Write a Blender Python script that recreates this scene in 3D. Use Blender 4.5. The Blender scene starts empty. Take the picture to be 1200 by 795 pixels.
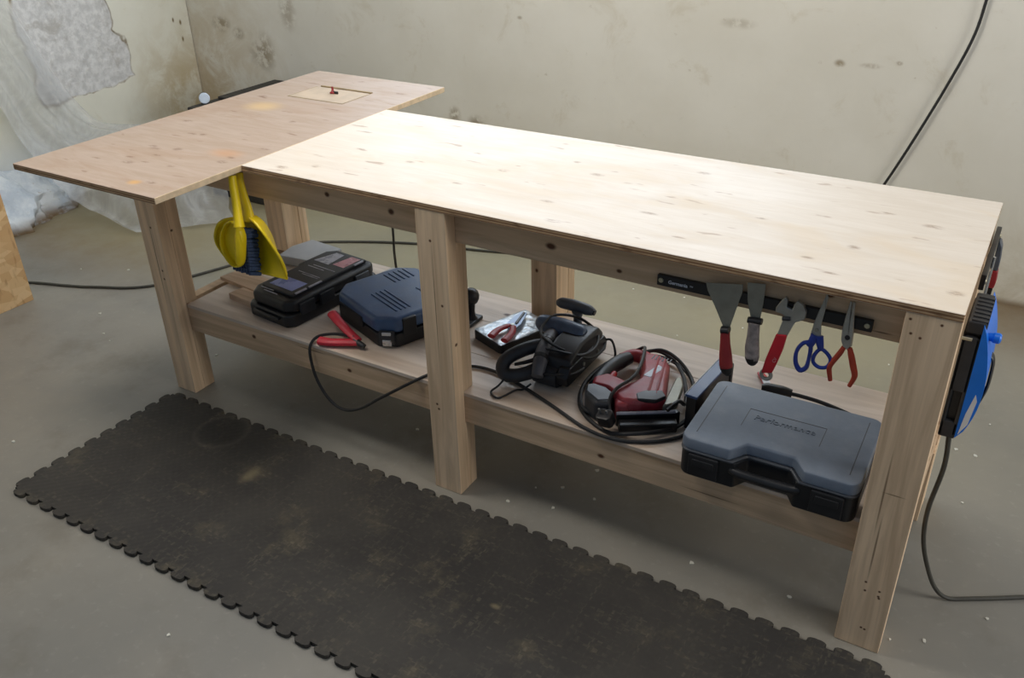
import bpy, bmesh, math, random
from mathutils import Vector, Matrix, noise as mnoise

random.seed(7)
scene = bpy.context.scene
COL = scene.collection
PI = math.pi
S = 0.335          # top of the lower shelf
H = 0.90           # top of the bench

# ------------------------------------------------------------------ materials
MATS = {}

def srgb(r, g, b):
    def f(c):
        c /= 255.0
        return c / 12.92 if c <= 0.04045 else ((c + 0.055) / 1.055) ** 2.4
    return (f(r), f(g), f(b), 1.0)


class NB:
    """small node-building helper"""
    def __init__(self, name):
        self.m = bpy.data.materials.new(name)
        self.m.use_nodes = True
        self.nt = self.m.node_tree
        self.bsdf = self.nt.nodes['Principled BSDF']
        tc = self.nt.nodes.new('ShaderNodeTexCoord')
        self.co = tc.outputs['Object']
        MATS[name] = self.m

    def n(self, t, **kw):
        nd = self.nt.nodes.new(t)
        for k, v in kw.items():
            setattr(nd, k, v)
        return nd

    def link(self, a, b):
        self.nt.links.new(a, b)

    def set(self, sock, v):
        if hasattr(v, 'is_output'):
            self.link(v, sock)
        else:
            sock.default_value = v

    def mapping(self, loc=(0, 0, 0), scale=(1, 1, 1), src=None, rot=(0, 0, 0)):
        nd = self.n('ShaderNodeMapping')
        self.link(src or self.co, nd.inputs['Vector'])
        nd.inputs['Location'].default_value = loc
        nd.inputs['Scale'].default_value = scale
        nd.inputs['Rotation'].default_value = rot
        return nd.outputs[0]

    def noise(self, vec, scale=5, detail=4, rough=.55, dist=0.0):
        nd = self.n('ShaderNodeTexNoise')
        self.link(vec, nd.inputs['Vector'])
        nd.inputs['Scale'].default_value = scale
        nd.inputs['Detail'].default_value = detail
        nd.inputs['Roughness'].default_value = rough
        nd.inputs['Distortion'].default_value = dist
        return nd.outputs['Fac']

    def ramp(self, fac, a, b, lo=0.0, hi=1.0):
        nd = self.n('ShaderNodeMapRange', interpolation_type='SMOOTHSTEP')
        self.set(nd.inputs['Value'], fac)
        nd.inputs['From Min'].default_value = a
        nd.inputs['From Max'].default_value = b
        nd.inputs['To Min'].default_value = lo
        nd.inputs['To Max'].default_value = hi
        return nd.outputs['Result']

    def math(self, op, a, b=0.0, c=None):
        nd = self.n('ShaderNodeMath', operation=op)
        self.set(nd.inputs[0], a)
        self.set(nd.inputs[1], b)
        if c is not None:
            self.set(nd.inputs[2], c)
        return nd.outputs[0]

    def mix(self, fac, a, b, blend='MIX'):
        nd = self.n('ShaderNodeMix', data_type='RGBA', blend_type=blend)
        self.set(nd.inputs[0], fac)
        self.set(nd.inputs[6], a)
        self.set(nd.inputs[7], b)
        return nd.outputs[2]

    def sep(self, vec=None):
        nd = self.n('ShaderNodeSeparateXYZ')
        self.link(vec or self.co, nd.inputs[0])
        return nd.outputs

    def blob(self, vec, c, r, inner=.4, outer=1.0):
        """1 inside an ellipsoid at c with radii r, 0 outside"""
        s = self.n('ShaderNodeVectorMath', operation='SUBTRACT')
        self.link(vec, s.inputs[0])
        s.inputs[1].default_value = c
        m = self.n('ShaderNodeVectorMath', operation='MULTIPLY')
        self.link(s.outputs[0], m.inputs[0])
        m.inputs[1].default_value = tuple(1.0 / q for q in r)
        l = self.n('ShaderNodeVectorMath', operation='LENGTH')
        self.link(m.outputs[0], l.inputs[0])
        return self.ramp(l.outputs['Value'], inner, outer, 1.0, 0.0)

    def bump(self, h, strength=.3, dist=.002):
        nd = self.n('ShaderNodeBump')
        nd.inputs['Strength'].default_value = strength
        nd.inputs['Distance'].default_value = dist
        self.link(h, nd.inputs['Height'])
        self.link(nd.outputs[0], self.bsdf.inputs['Normal'])

    def out(self, color, rough=.5, metal=0.0, spec=.5):
        self.set(self.bsdf.inputs['Base Color'], color)
        self.set(self.bsdf.inputs['Roughness'], rough)
        self.bsdf.inputs['Metallic'].default_value = metal
        self.bsdf.inputs['Specular IOR Level'].default_value = spec
        return self.m


def plain(name, rgb, rough=.5, metal=0.0, var=.12, scale=30, bump=.0, spec=.5, dust=None):
    b = NB(name)
    c = srgb(*rgb)
    nz = b.noise(b.co, scale, 4)
    dark = tuple(x * (1 - var) for x in c[:3]) + (1,)
    lite = tuple(min(1, x * (1 + var)) for x in c[:3]) + (1,)
    col = b.mix(b.ramp(nz, .3, .7), dark, lite)
    if dust:
        dn = b.noise(b.mapping(loc=(3, 1, 2)), 9, 5, .65)
        col = b.mix(b.ramp(dn, .45, .75, 0, dust[1]), col, srgb(*dust[0]))
    if bump:
        b.bump(b.noise(b.co, scale * 8, 3), bump, .0008)
    rg = b.ramp(nz, .2, .8, max(0.03, rough - .06), min(1, rough + .08))
    return b.out(col, rg, metal, spec)


def wood(name, axis, rgb, base=(0, 0, 0), contrast=.22, knots=(), cracks=(), streak=34, rough=.72, spec=.25):
    """sawn pine: streaks along one axis, explicit knots and cracks (bench coordinates)"""
    b = NB(name)
    vec = b.mapping(loc=base)
    sc = [streak, streak, streak]
    sc['xyz'.index(axis)] = 1.6
    g = b.noise(b.mapping(scale=tuple(sc), src=vec), 1.0, 5, .6, .6)
    sc2 = [9, 9, 9]
    sc2['xyz'.index(axis)] = .7
    g2 = b.noise(b.mapping(scale=tuple(sc2), src=vec, loc=(4, 7, 1)), 1.0, 3, .5, 1.0)
    c = srgb(*rgb)
    dk = (c[0] * (1 - contrast * 1.5), c[1] * (1 - contrast * 1.8), c[2] * (1 - contrast * 2.1), 1)
    lt = (min(1, c[0] * (1 + contrast)), min(1, c[1] * (1 + contrast)), min(1, c[2] * (1 + contrast)), 1)
    col = b.mix(b.ramp(g, .32, .68), dk, lt)
    col = b.mix(b.ramp(g2, .52, .75, 0, .35), col, srgb(rgb[0] * .82, rgb[1] * .72, rgb[2] * .58))
    for (p, r) in knots:
        k = b.blob(vec, p, r, .35, 1.0)
        col = b.mix(k, col, srgb(rgb[0] * .42, rgb[1] * .32, rgb[2] * .26))
    for (p, r) in cracks:
        k = b.blob(vec, p, r, .2, 1.0)
        col = b.mix(b.math('MULTIPLY', k, .75), col, srgb(rgb[0] * .45, rgb[1] * .37, rgb[2] * .3))
    b.bump(g, .25, .001)
    return b.out(col, rough, 0, spec)


# ------------------------------------------------------------------ mesh helpers
def bevel_sharp(bm, off, seg=2, ang=30):
    if off <= 0:
        return
    bm.normal_update()
    es = [e for e in bm.edges if len(e.link_faces) == 2 and e.calc_face_angle(0) > math.radians(ang)]
    if es:
        bmesh.ops.bevel(bm, geom=es, offset=off, segments=seg, profile=.5, affect='EDGES', clamp_overlap=True)


def merge(dst, src):
    me = bpy.data.meshes.new('tmp')
    src.to_mesh(me)
    dst.from_mesh(me)
    bpy.data.meshes.remove(me)
    src.free()
    return dst


def box(x0, x1, y0, y1, z0, z1, bev=0.0, seg=2, into=None, mat=None):
    bm = bmesh.new()
    vs = [bm.verts.new((x, y, z)) for z in (z0, z1) for y in (y0, y1) for x in (x0, x1)]
    for f in ((0, 2, 3, 1), (4, 5, 7, 6), (0, 1, 5, 4), (2, 6, 7, 3), (0, 4, 6, 2), (1, 3, 7, 5)):
        bm.faces.new([vs[i] for i in f])
    bevel_sharp(bm, bev, seg)
    if mat is not None:
        bmesh.ops.transform(bm, matrix=mat, verts=bm.verts)
    return merge(into, bm) if into is not None else bm


def prism(pts, axis, a0, a1, bev=0.0, seg=2, into=None, mat=None):
    """extrude a polygon along an axis; pts are (x,y) for z, (x,z) for y, (y,z) for x"""
    bm = bmesh.new()

    def co(p, a):
        if axis == 'z':
            return (p[0], p[1], a)
        if axis == 'y':
            return (p[0], a, p[1])
        return (a, p[0], p[1])
    lo = [bm.verts.new(co(p, a0)) for p in pts]
    hi = [bm.verts.new(co(p, a1)) for p in pts]
    n = len(pts)
    bm.faces.new(lo)
    bm.faces.new(hi)
    for i in range(n):
        bm.faces.new((lo[i], lo[(i + 1) % n], hi[(i + 1) % n], hi[i]))
    bmesh.ops.recalc_face_normals(bm, faces=bm.faces)
    bevel_sharp(bm, bev, seg)
    if mat is not None:
        bmesh.ops.transform(bm, matrix=mat, verts=bm.verts)
    return merge(into, bm) if into is not None else bm


def catmull(pts, per=8, closed=False):
    P = [Vector(p) for p in pts]
    out = []
    n = len(P)
    rng = range(n) if closed else range(n - 1)
    for i in rng:
        if closed:
            p0, p1, p2, p3 = P[i - 1], P[i], P[(i + 1) % n], P[(i + 2) % n]
        else:
            p1, p2 = P[i], P[i + 1]
            p0 = P[i - 1] if i else p1 * 2 - p2
            p3 = P[i + 2] if i + 2 < n else p2 * 2 - p1
        for k in range(per):
            t = k / per
            out.append(.5 * ((2 * p1) + (p2 - p0) * t + (2 * p0 - 5 * p1 + 4 * p2 - p3) * t * t
                             + (3 * p1 - p0 - 3 * p2 + p3) * t ** 3))
    if not closed:
        out.append(P[-1])
    return out


def tube(pts, r, seg=8, closed=False, smooth=8, into=None, flat=(1.0, 1.0)):
    """round (or elliptical) tube through pts; r is a number or one radius per control point"""
    bm = bmesh.new()
    if smooth:
        P = catmull(pts, smooth, closed)
        if isinstance(r, (list, tuple)):
            R = []
            m = len(r)
            for i in range(len(P)):
                t = i / smooth
                j = int(t) % m
                k = (j + 1) % m if closed else min(j + 1, m - 1)
                R.append(r[j] + (r[k] - r[j]) * (t - int(t)))
        else:
            R = [r] * len(P)
    else:
        P = [Vector(p) for p in pts]
        R = list(r) if isinstance(r, (list, tuple)) else [r] * len(P)
    n = len(P)
    rings = []
    up = None
    for i in range(n):
        if closed:
            d = P[(i + 1) % n] - P[i - 1]
        else:
            d = P[min(i + 1, n - 1)] - P[max(i - 1, 0)]
        if d.length < 1e-9:
            d = Vector((0, 0, 1))
        d.normalize()
        if up is None:
            up = Vector((0, 0, 1)) if abs(d.z) < .9 else Vector((0, 1, 0))
        a = up - d * up.dot(d)
        if a.length < 1e-6:
            a = d.orthogonal()
        a.normalize()
        up = a
        c = d.cross(a)
        rings.append([bm.verts.new(P[i] + (a * math.cos(2 * PI * k / seg) * flat[0] + c * math.sin(2 * PI * k / seg) * flat[1]) * R[i])
                      for k in range(seg)])
    m = n if closed else n - 1
    for i in range(m):
        A, B = rings[i], rings[(i + 1) % n]
        for k in range(seg):
            bm.faces.new((A[k], A[(k + 1) % seg], B[(k + 1) % seg], B[k]))
    if not closed:
        bm.faces.new(rings[0][::-1])
        bm.faces.new(rings[-1])
    bmesh.ops.recalc_face_normals(bm, faces=bm.faces)
    return merge(into, bm) if into is not None else bm


def lathe(profile, seg=20, mat=None, into=None):
    """profile = [(r, z)...] turned round z"""
    bm = bmesh.new()
    rings = []
    for (r, z) in profile:
        if r < 1e-6:
            rings.append([bm.verts.new((0, 0, z))])
        else:
            rings.append([bm.verts.new((r * math.cos(2 * PI * k / seg), r * math.sin(2 * PI * k / seg), z)) for k in range(seg)])
    for A, B in zip(rings, rings[1:]):
        for k in range(seg):
            a = [A[k % len(A)], A[(k + 1) % len(A)], B[(k + 1) % len(B)], B[k % len(B)]]
            u = []
            for v in a:
                if v not in u:
                    u.append(v)
            if len(u) > 2:
                bm.faces.new(u)
    for R, rev in ((rings[0], True), (rings[-1], False)):
        if len(R) > 1:
            bm.faces.new(R[::-1] if rev else R)
    bmesh.ops.recalc_face_normals(bm, faces=bm.faces)
    if mat is not None:
        bmesh.ops.transform(bm, matrix=mat, verts=bm.verts)
    return merge(into, bm) if into is not None else bm


def frame(origin, zdir, xhint=(1, 0, 0)):
    """matrix whose z axis points along zdir"""
    z = Vector(zdir).normalized()
    x = Vector(xhint)
    x = x - z * x.dot(z)
    if x.length < 1e-6:
        x = z.orthogonal()
    x.normalize()
    y = z.cross(x)
    return Matrix(((x.x, y.x, z.x, origin[0]), (x.y, y.y, z.y, origin[1]), (x.z, y.z, z.z, origin[2]), (0, 0, 0, 1)))


def grid(fn, nu, nv, thick=0.0):
    bm = bmesh.new()
    V = [[bm.verts.new(fn(i / nu, j / nv)) for i in range(nu + 1)] for j in range(nv + 1)]
    for j in range(nv):
        for i in range(nu):
            bm.faces.new((V[j][i], V[j][i + 1], V[j + 1][i + 1], V[j + 1][i]))
    bmesh.ops.recalc_face_normals(bm, faces=bm.faces)
    if thick:
        bmesh.ops.solidify(bm, geom=bm.faces[:], thickness=thick)
    return bm


def text_bm(s, size, depth, mat, bold=0.0):
    cu = bpy.data.curves.new('lettering', 'FONT')
    cu.body = s
    cu.size = size
    cu.extrude = depth
    cu.offset = bold
    cu.align_x = 'CENTER'
    cu.align_y = 'CENTER'
    ob = bpy.data.objects.new('lettering', cu)
    COL.objects.link(ob)
    bpy.context.view_layer.update()
    me = bpy.data.meshes.new_from_object(ob.evaluated_get(bpy.context.evaluated_depsgraph_get()))
    bpy.data.objects.remove(ob)
    bpy.data.curves.remove(cu)
    bm = bmesh.new()
    bm.from_mesh(me)
    bpy.data.meshes.remove(me)
    bmesh.ops.transform(bm, matrix=mat, verts=bm.verts)
    return bm


# ------------------------------------------------------------------ object helpers
ROOT = {}


def link(name, bm, mats, parent=None, smooth=True, local=False, origin=None):
    """one mesh object; bm is in world coordinates unless local"""
    me = bpy.data.meshes.new(name)
    bm.to_mesh(me)
    bm.free()
    if not isinstance(mats, (list, tuple)):
        mats = [mats]
    for m in mats:
        me.materials.append(MATS[m])
    if smooth:
        me.shade_smooth()
        me.set_sharp_from_angle(angle=math.radians(38))
    o = bpy.data.objects.new(name, me)
    COL.objects.link(o)
    if smooth and len(me.polygons) < 600:
        wn = o.modifiers.new('normals', 'WEIGHTED_NORMAL')
        wn.keep_sharp = True
        wn.weight = 80
    if parent is not None:
        M = ROOT[parent]
        if not local:
            me.transform(M.inverted())
        o.parent = parent
        ROOT[o] = M
    else:
        if origin is None:
            xs = [v.co for v in me.vertices]
            lo = [min(c[i] for c in xs) for i in range(3)]
            hi = [max(c[i] for c in xs) for i in range(3)]
            origin = ((lo[0] + hi[0]) / 2, (lo[1] + hi[1]) / 2, lo[2])
        me.transform(Matrix.Translation(-Vector(origin)))
        o.location = origin
        ROOT[o] = Matrix.Translation(Vector(origin))
    return o


def thing(name, label, cat, loc=(0, 0, 0), rotz=0.0, group=None):
    o = bpy.data.objects.new(name, None)
    o.empty_display_size = .05
    COL.objects.link(o)
    o.location = loc
    o.rotation_euler = (0, 0, rotz)
    ROOT[o] = Matrix.Translation(Vector(loc)) @ Matrix.Rotation(rotz, 4, 'Z')
    return tag(o, label, cat, group)


def tag(o, label, cat, group=None, kind=None):
    o['label'] = label
    o['category'] = cat
    if group:
        o['group'] = group
    if kind:
        o['kind'] = kind
    return o


def struct(name, bm, mats, label=None, cat=None, **kw):
    o = link(name, bm, mats, None, **kw)
    o['kind'] = 'structure'
    if label:
        o['label'] = label
        o['category'] = cat
    return o


# ------------------------------------------------------------------ material library
BENCH = (-1.2, .33, 0.0)
wood('wood_rail', 'x', (212, 184, 152), BENCH, .12, knots=[
    ((-1.60, .045, .845), (.012, .012, .010)), ((-1.38, .045, .835), (.014, .012, .012)),
    ((-.90, .045, .835), (.020, .012, .012)), ((-2.0, .045, .84), (.008, .012, .008)),
    ((-.72, .045, .81), (.010, .012, .007)), ((-.25, .045, .862), (.012, .012, .010)),
    ((-2.0, .045, .29), (.012, .012, .010)), ((-.75, .045, .27), (.014, .012, .009)), ((-1.6, .045, .28), (.012, .02, .009))],
    cracks=[((-.14, .045, .803), (.03, .02, .003)), ((-1.75, .045, .31), (.08, .02, .003)), ((-.45, .045, .26), (.1, .02, .003))])
dots = []
for (x, z) in ((-.090, .868), (-.034, .868), (-.084, .838), (-.066, .832), (-.06, .2), (-.058, .175), (-.028, .185), (-.026, .165), (-.04, .06), (-.048, .062), (-.028, .17)):
    dots.append(((x, 0.0, z), (.0042, .02, .0042)))
for (x, z) in ((-1.225, .80), (-1.20, .62), (-1.24, .30), (-1.235, .285), (-2.36, .8), (-2.34, .62), (-2.33, .47), (-2.33, .44)):
    dots.append(((x, 0.0, z), (.0055, .05, .0055)))
dots += [((-1.178, .02, .50), (.02, .008, .007)), ((-2.303, .05, .60), (.02, .006, .006)), ((-2.303, .06, .80), (.02, .012, .012)),
         ((-1.19, .54, .60), (.008, .02, .008)), ((-2.31, .56, .55), (.03, .02, .016)), ((-1.22, .54, .50), (.008, .02, .010))]
wood('wood_leg', 'z', (232, 204, 170), BENCH, .13, knots=dots, cracks=[((-.066, 0, .45), (.003, .02, .14)), ((-.058, 0, .30), (.003, .02, .12)), ((-.045, 0, .455), (.03, .02, .0022)),
                                                                     ((-2.345, 0, .5), (.003, .03, .2)), ((-1.222, 0, .6), (.002, .02, .25))])
wood('wood_shelf', 'x', (214, 198, 182), BENCH, .10, knots=[((-1.31, .5, S), (.02, .012, .02))], streak=22, rough=.5, spec=.5)
wood('wood_offcut', 'x', (204, 176, 148), (0, 0, 0), .14)


def plywood(name, rgb, warm, spots, scale=1.0, stains=(), knots=(), grain=1.0):
    b = NB(name)
    vec = b.mapping(loc=BENCH)
    g = b.noise(b.mapping(scale=(5.0, 34, 34), src=vec), 1.0, 6, .68, .8)
    g2 = b.noise(b.mapping(scale=(1.8, 5.0, 5), src=vec, loc=(2, 5, 0)), 1.0, 4, .6, 1.4)
    sp = b.noise(b.mapping(scale=(10, 38, 38), src=vec, loc=(9, 1, 4)), 1.0, 2, .5, .3)
    c = srgb(*rgb)
    col = b.mix(b.ramp(g, .3, .72), tuple(x * (1 - (1 - k) * grain) for x, k in zip(c[:3], (.95, .93, .90))) + (1,), tuple(min(1, x * 1.04) for x in c[:3]) + (1,))
    col = b.mix(b.ramp(g2, .5, .72, 0, .5), col, srgb(*warm))
    col = b.mix(b.ramp(sp, .67, .76, 0, spots), col, srgb(rgb[0] * .66, rgb[1] * .52, rgb[2] * .40))
    for (p, r, rgb2, amt) in stains:
        col = b.mix(b.math('MULTIPLY', b.blob(vec, p, r, .1, 1), amt), col, srgb(*rgb2))
    kn = b.ramp(b.noise(b.mapping(scale=(40, 120, 1), src=vec), 1.0, 4, .7), .36, .56)
    for k, (kx, ky) in enumerate(knots):
        rr = (.020 + .012 * ((k * 37) % 5) / 4, .008 + .003 * ((k * 17) % 4), .1)
        col = b.mix(b.math('MULTIPLY', b.math('MULTIPLY', b.blob(vec, (kx, ky, .9), rr, .1, 1), kn), .65), col, srgb(rgb[0] * .62, rgb[1] * .50, rgb[2] * .40))
    b.bump(g, .12, .001)
    rg = b.ramp(g2, .3, .7, .42, .58)
    return b.out(col, rg, 0, .38)


plywood('plywood_top', (224, 214, 201), (222, 204, 178), .5, knots=[(-0.474, 0.291), (-0.971, 0.154), (-0.895, 0.048), (-0.028, 0.086), (-0.263, 0.065), (-0.322, 0.119), (-0.705, 0.533), (-0.121, 0.421), (-1.244, 0.159), (-1.661, 0.274), (-1.673, 0.092), (-0.662, 0.719), (-1.757, 0.42), (-1.461, 0.245), (-0.949, 0.39), (-0.25, 0.22), (-0.226, 0.46), (-0.718, 0.198), (-1.189, 0.304), (-1.753, 0.042), (-1.333, 0.398)])
plywood('plywood_sheet', (180, 161, 146), (166, 138, 114), .6, grain=2.0, knots=[(-2.266, -.048), (-2.248, .009), (-2.219, -.005), (-2.152, .02), (-2.16, -.048), (-2.041, -.1), (-1.978, -.219), (-2.183, -.131), (-2.139, -.108), (-2.239, .153), (-2.2, .162), (-1.939, -.004), (-1.917, .142), (-1.947, .036), (-2.37, .25), (-2.05, .4), (-2.3, -.15), (-1.95, .85), (-2.2, .93), (-2.38, .6)], stains=[
    ((-1.99, .06, .9), (.09, .05, .1), (196, 140, 90), .5), ((-2.02, -.24, .9), (.03, .025, .1), (222, 170, 90), .6),
    ((-2.28, .50, .9), (.10, .08, .1), (218, 186, 132), .6)])
b = NB('plywood_edge')
z = b.sep(b.mapping(loc=BENCH))[2]
st = b.math('SINE', b.math('MULTIPLY', z, 2 * PI / .0072))
e = b.mix(b.ramp(st, -.4, .4), srgb(140, 106, 76), srgb(192, 160, 124))
e = b.mix(b.ramp(b.noise(b.mapping(scale=(18, 18, 60)), 1.0, 3), .5, .75, 0, .7), e, srgb(86, 62, 44))
b.out(e, .8, 0, .2)
b = NB('osb')
n1 = b.n('ShaderNodeTexVoronoi')
b.link(b.mapping(scale=(10, 16, 34), rot=(.6, 0, 0)), n1.inputs['Vector'])
n1.inputs['Scale'].default_value = 1.0
n2 = b.noise(b.mapping(scale=(8, 40, 8), rot=(.9, 0, 0)), 1.5, 3)
c = b.mix(b.sep(n1.outputs['Color'])[0], srgb(196, 156, 108), srgb(222, 190, 144))
c = b.mix(b.ramp(n2, .55, .75, 0, .5), c, srgb(140, 98, 56))
b.out(c, .75, 0, .25)

# floor: painted, stained concrete slab
b = NB('concrete_floor')
a1 = b.noise(b.co, .9, 5, .6)
a2 = b.noise(b.mapping(loc=(5, 3, 0)), 3.2, 6, .65)
a3 = b.noise(b.mapping(loc=(1, 8, 0)), 38, 4, .6)
c = b.mix(b.ramp(a1, .35, .65), srgb(129, 127, 120), srgb(146, 141, 130))
c = b.mix(b.ramp(a2, .5, .72, 0, .45), c, srgb(112, 106, 94))
c = b.mix(b.ramp(a3, .55, .8, 0, .25), c, srgb(176, 172, 160))
fx, fy, fz = b.sep()
wl = b.math('ADD', b.math('MULTIPLY', b.ramp(fx, -3.7, -2.9, 1, 0), b.ramp(fy, .30, .75, 0, 1)), b.ramp(fy, 1.45, 2.1, 0, .9))
damp = b.math('MULTIPLY', b.math('MINIMUM', wl, 1.0), b.ramp(a2, .3, .6, .5, .9))
c = b.mix(damp, c, srgb(120, 96, 68))
yel = b.math('MULTIPLY', b.math('MULTIPLY', b.ramp(fy, .35, 1.0, 0, 1), b.ramp(fx, -.35, .15, 1, .15)), b.ramp(a1, .25, .7, .55, 1.0))
c = b.mix(b.math('MULTIPLY', yel, .8), c, srgb(156, 148, 116))
b.bump(b.math('ADD', a2, b.math('MULTIPLY', a3, .4)), .2, .004)
b.out(c, b.ramp(a2, .3, .7, .38, .56), 0, .5)

b = NB('plaster_rubble')
n1 = b.noise(b.co, 9, 5, .65)
n2 = b.noise(b.co, 34, 4, .6)
c = b.mix(b.ramp(n1, .35, .65), srgb(196, 206, 216), srgb(226, 232, 236))
c = b.mix(b.ramp(n2, .62, .75, 0, .5), c, srgb(150, 136, 112))
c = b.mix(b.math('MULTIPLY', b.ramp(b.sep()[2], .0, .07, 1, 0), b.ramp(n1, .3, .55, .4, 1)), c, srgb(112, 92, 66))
b.bump(b.math('ADD', n1, b.math('MULTIPLY', n2, .5)), .7, .02)
b.out(c, .9, 0, .2)

# back wall: cream limewash with marks
b = NB('cream_wall')
x, y, z = b.sep()
n1 = b.noise(b.co, 1.4, 5, .6)
n2 = b.noise(b.mapping(loc=(3, 3, 9)), 4.5, 6, .7, .6)
n3 = b.noise(b.mapping(scale=(1, 1, 1), loc=(7, 2, 2)), 22, 5, .65)
c = b.mix(b.ramp(n1, .3, .7), srgb(218, 214, 201), srgb(228, 225, 214))
c = b.mix(b.ramp(n2, .56, .7, 0, .22), c, srgb(176, 160, 124))
c = b.mix(b.ramp(n3, .66, .78, 0, .4), c, srgb(150, 130, 96))
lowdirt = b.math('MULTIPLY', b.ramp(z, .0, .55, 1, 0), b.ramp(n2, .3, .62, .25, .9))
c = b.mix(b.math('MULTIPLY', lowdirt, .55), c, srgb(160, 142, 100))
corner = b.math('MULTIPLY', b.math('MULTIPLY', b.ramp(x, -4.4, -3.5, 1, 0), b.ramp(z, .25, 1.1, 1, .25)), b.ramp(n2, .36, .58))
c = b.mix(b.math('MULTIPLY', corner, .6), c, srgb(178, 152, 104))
for (p, r, amt) in (((-4.235, 2.1, .775), (.10, .3, .06), .6), ((-4.10, 2.1, .73), (.06, .3, .05), .5), ((-3.90, 2.1, .64), (.10, .3, .15), .5), ((-3.69, 2.1, .88), (.08, .3, .14), .45), ((-2.60, 2.1, .44), (.05, .3, .06), .6), ((-2.47, 2.1, .40), (.07, .3, .07), .7), ((-.72, 2.1, .88), (.03, .3, .02), .7),
                    ((-.60, 2.1, .88), (.06, .3, .015), .35), ((-.50, 2.1, .90), (.02, .3, .012), .5), ((-3.95, 2.1, .62), (.12, .3, .10), .4), ((-1.15, 2.1, 1.0), (.10, .3, .03), .3), ((-2.2, 2.1, .95), (.02, .3, .012), .5)):
    k = b.blob(b.co, p, r, .2, 1)
    c = b.mix(b.math('MULTIPLY', b.math('MULTIPLY', k, b.ramp(n3, .38, .56)), amt), c, srgb(128, 108, 72))
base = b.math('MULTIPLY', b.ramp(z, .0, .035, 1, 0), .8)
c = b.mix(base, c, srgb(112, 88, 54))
b.bump(b.math('ADD', n2, b.math('MULTIPLY', n3, .3)), .25, .008)
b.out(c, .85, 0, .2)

# left wall: white paint, a patch of bare cement where the plaster came off
b = NB('peeled_wall')
x, y, z = b.sep()
n1 = b.noise(b.co, 1.6, 5, .6)
n2 = b.noise(b.mapping(loc=(3, 3, 9)), 6, 6, .7, .5)
n3 = b.noise(b.mapping(loc=(7, 2, 2)), 26, 5, .65)
edge = b.math('MULTIPLY', b.math('SUBTRACT', b.noise(b.mapping(loc=(3, 3, 9)), 5, 2.5, .5, .3), .5), .2)
py_hi = b.ramp(b.math('ADD', b.math('ADD', y, b.math('MULTIPLY', z, .17)), edge), 1.725, 1.745, 1, 0)
py_lo = b.ramp(b.math('ADD', y, edge), 1.02, 1.05, 0, 1)
pz_lo = b.ramp(b.math('ADD', b.math('ADD', z, b.math('MULTIPLY', y, -.08)), edge), .40, .42, 0, 1)
patch = b.math('MULTIPLY', b.math('MULTIPLY', py_hi, py_lo), pz_lo)
rim = b.math('MULTIPLY', b.math('SUBTRACT', 1.0, patch), patch)
c = b.mix(b.ramp(n1, .3, .7), srgb(220, 219, 204), srgb(230, 229, 216))
c = b.mix(b.ramp(n2, .55, .72, 0, .25), c, srgb(186, 178, 140))
lowblue = b.math('MULTIPLY', b.ramp(z, .1, .5, 1, 0), b.ramp(y, .8, 1.3, 1, 0))
c = b.mix(b.math('MULTIPLY', lowblue, .85), c, srgb(204, 214, 222))
dampc = b.math('MULTIPLY', b.math('MULTIPLY', b.ramp(y, 1.45, 2.0, 0, 1), b.ramp(z, .35, .9, 1, .1)), b.ramp(n2, .34, .58, .25, 1))
c = b.mix(b.math('MULTIPLY', dampc, .7), c, srgb(166, 140, 86))
cem = b.mix(b.ramp(n3, .35, .68), srgb(200, 200, 199), srgb(228, 228, 227))
cem = b.mix(b.ramp(n2, .5, .66, 0, .6), cem, srgb(168, 164, 156))
c = b.mix(patch, c, cem)
c = b.mix(b.math('MULTIPLY', b.math('MULTIPLY', rim, 3.6), b.ramp(n2, .38, .6, .25, 1)), c, srgb(132, 116, 90))
for (p, r) in (((-4.5, 2.034, .775), (.3, .012, .022)), ((-4.5, 2.030, .68), (.3, .010, .022)), ((-4.5, 1.985, .795), (.3, .010, .02))):
    c = b.mix(b.blob(b.co, p, r, .2, 1), c, srgb(120, 104, 70))
hgt = b.math('ADD', b.math('MULTIPLY', patch, -1.6), b.math('ADD', b.math('MULTIPLY', n2, .5), b.math('MULTIPLY', b.math('MULTIPLY', n3, patch), 1.2)))
b.bump(hgt, .6, .014)
b.out(c, .88, 0, .2)

# black interlocking rubber mat with dusty weave
b = NB('rubber_mat')
x, y, z = b.sep()
w1 = b.math('SINE', b.math('MULTIPLY', x, 2 * PI / .026))
w2 = b.math('SINE', b.math('MULTIPLY', y, 2 * PI / .026))
weave = b.math('MULTIPLY', w1, w2)
l1 = b.noise(b.mapping(scale=(70, 9, 1)), 1.0, 3, .6)
l2 = b.noise(b.mapping(scale=(9, 70, 1), loc=(4, 4, 0)), 1.0, 3, .6)
d1 = b.noise(b.co, 2.2, 6, .65, .4)
d2 = b.noise(b.mapping(loc=(8, 1, 0)), 5.5, 5, .7)
c = b.mix(b.ramp(d1, .3, .7), srgb(49, 47, 45), srgb(66, 63, 58))
sel = b.ramp(weave, -.1, .1)
lines = b.mix(sel, b.ramp(l1, .5, .75, 0, 1), b.ramp(l2, .5, .75, 0, 1))
lm = b.math('MULTIPLY', b.sep(lines)[0], b.ramp(d2, .35, .7, .18, .85))
c = b.mix(lm, c, srgb(100, 94, 80))
c = b.mix(b.ramp(d2, .52, .72, 0, .34), c, srgb(118, 108, 84))
vec = b.mapping(loc=(-1.165, -.35, 0))
ring = b.math('SUBTRACT', b.blob(vec, (-2.03, -.13, 0), (.10, .10, 1), .85, 1.0), b.blob(vec, (-2.03, -.13, 0), (.10, .10, 1), .68, .9))
c = b.mix(b.math('MULTIPLY', ring, .22), c, srgb(112, 106, 94))
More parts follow.
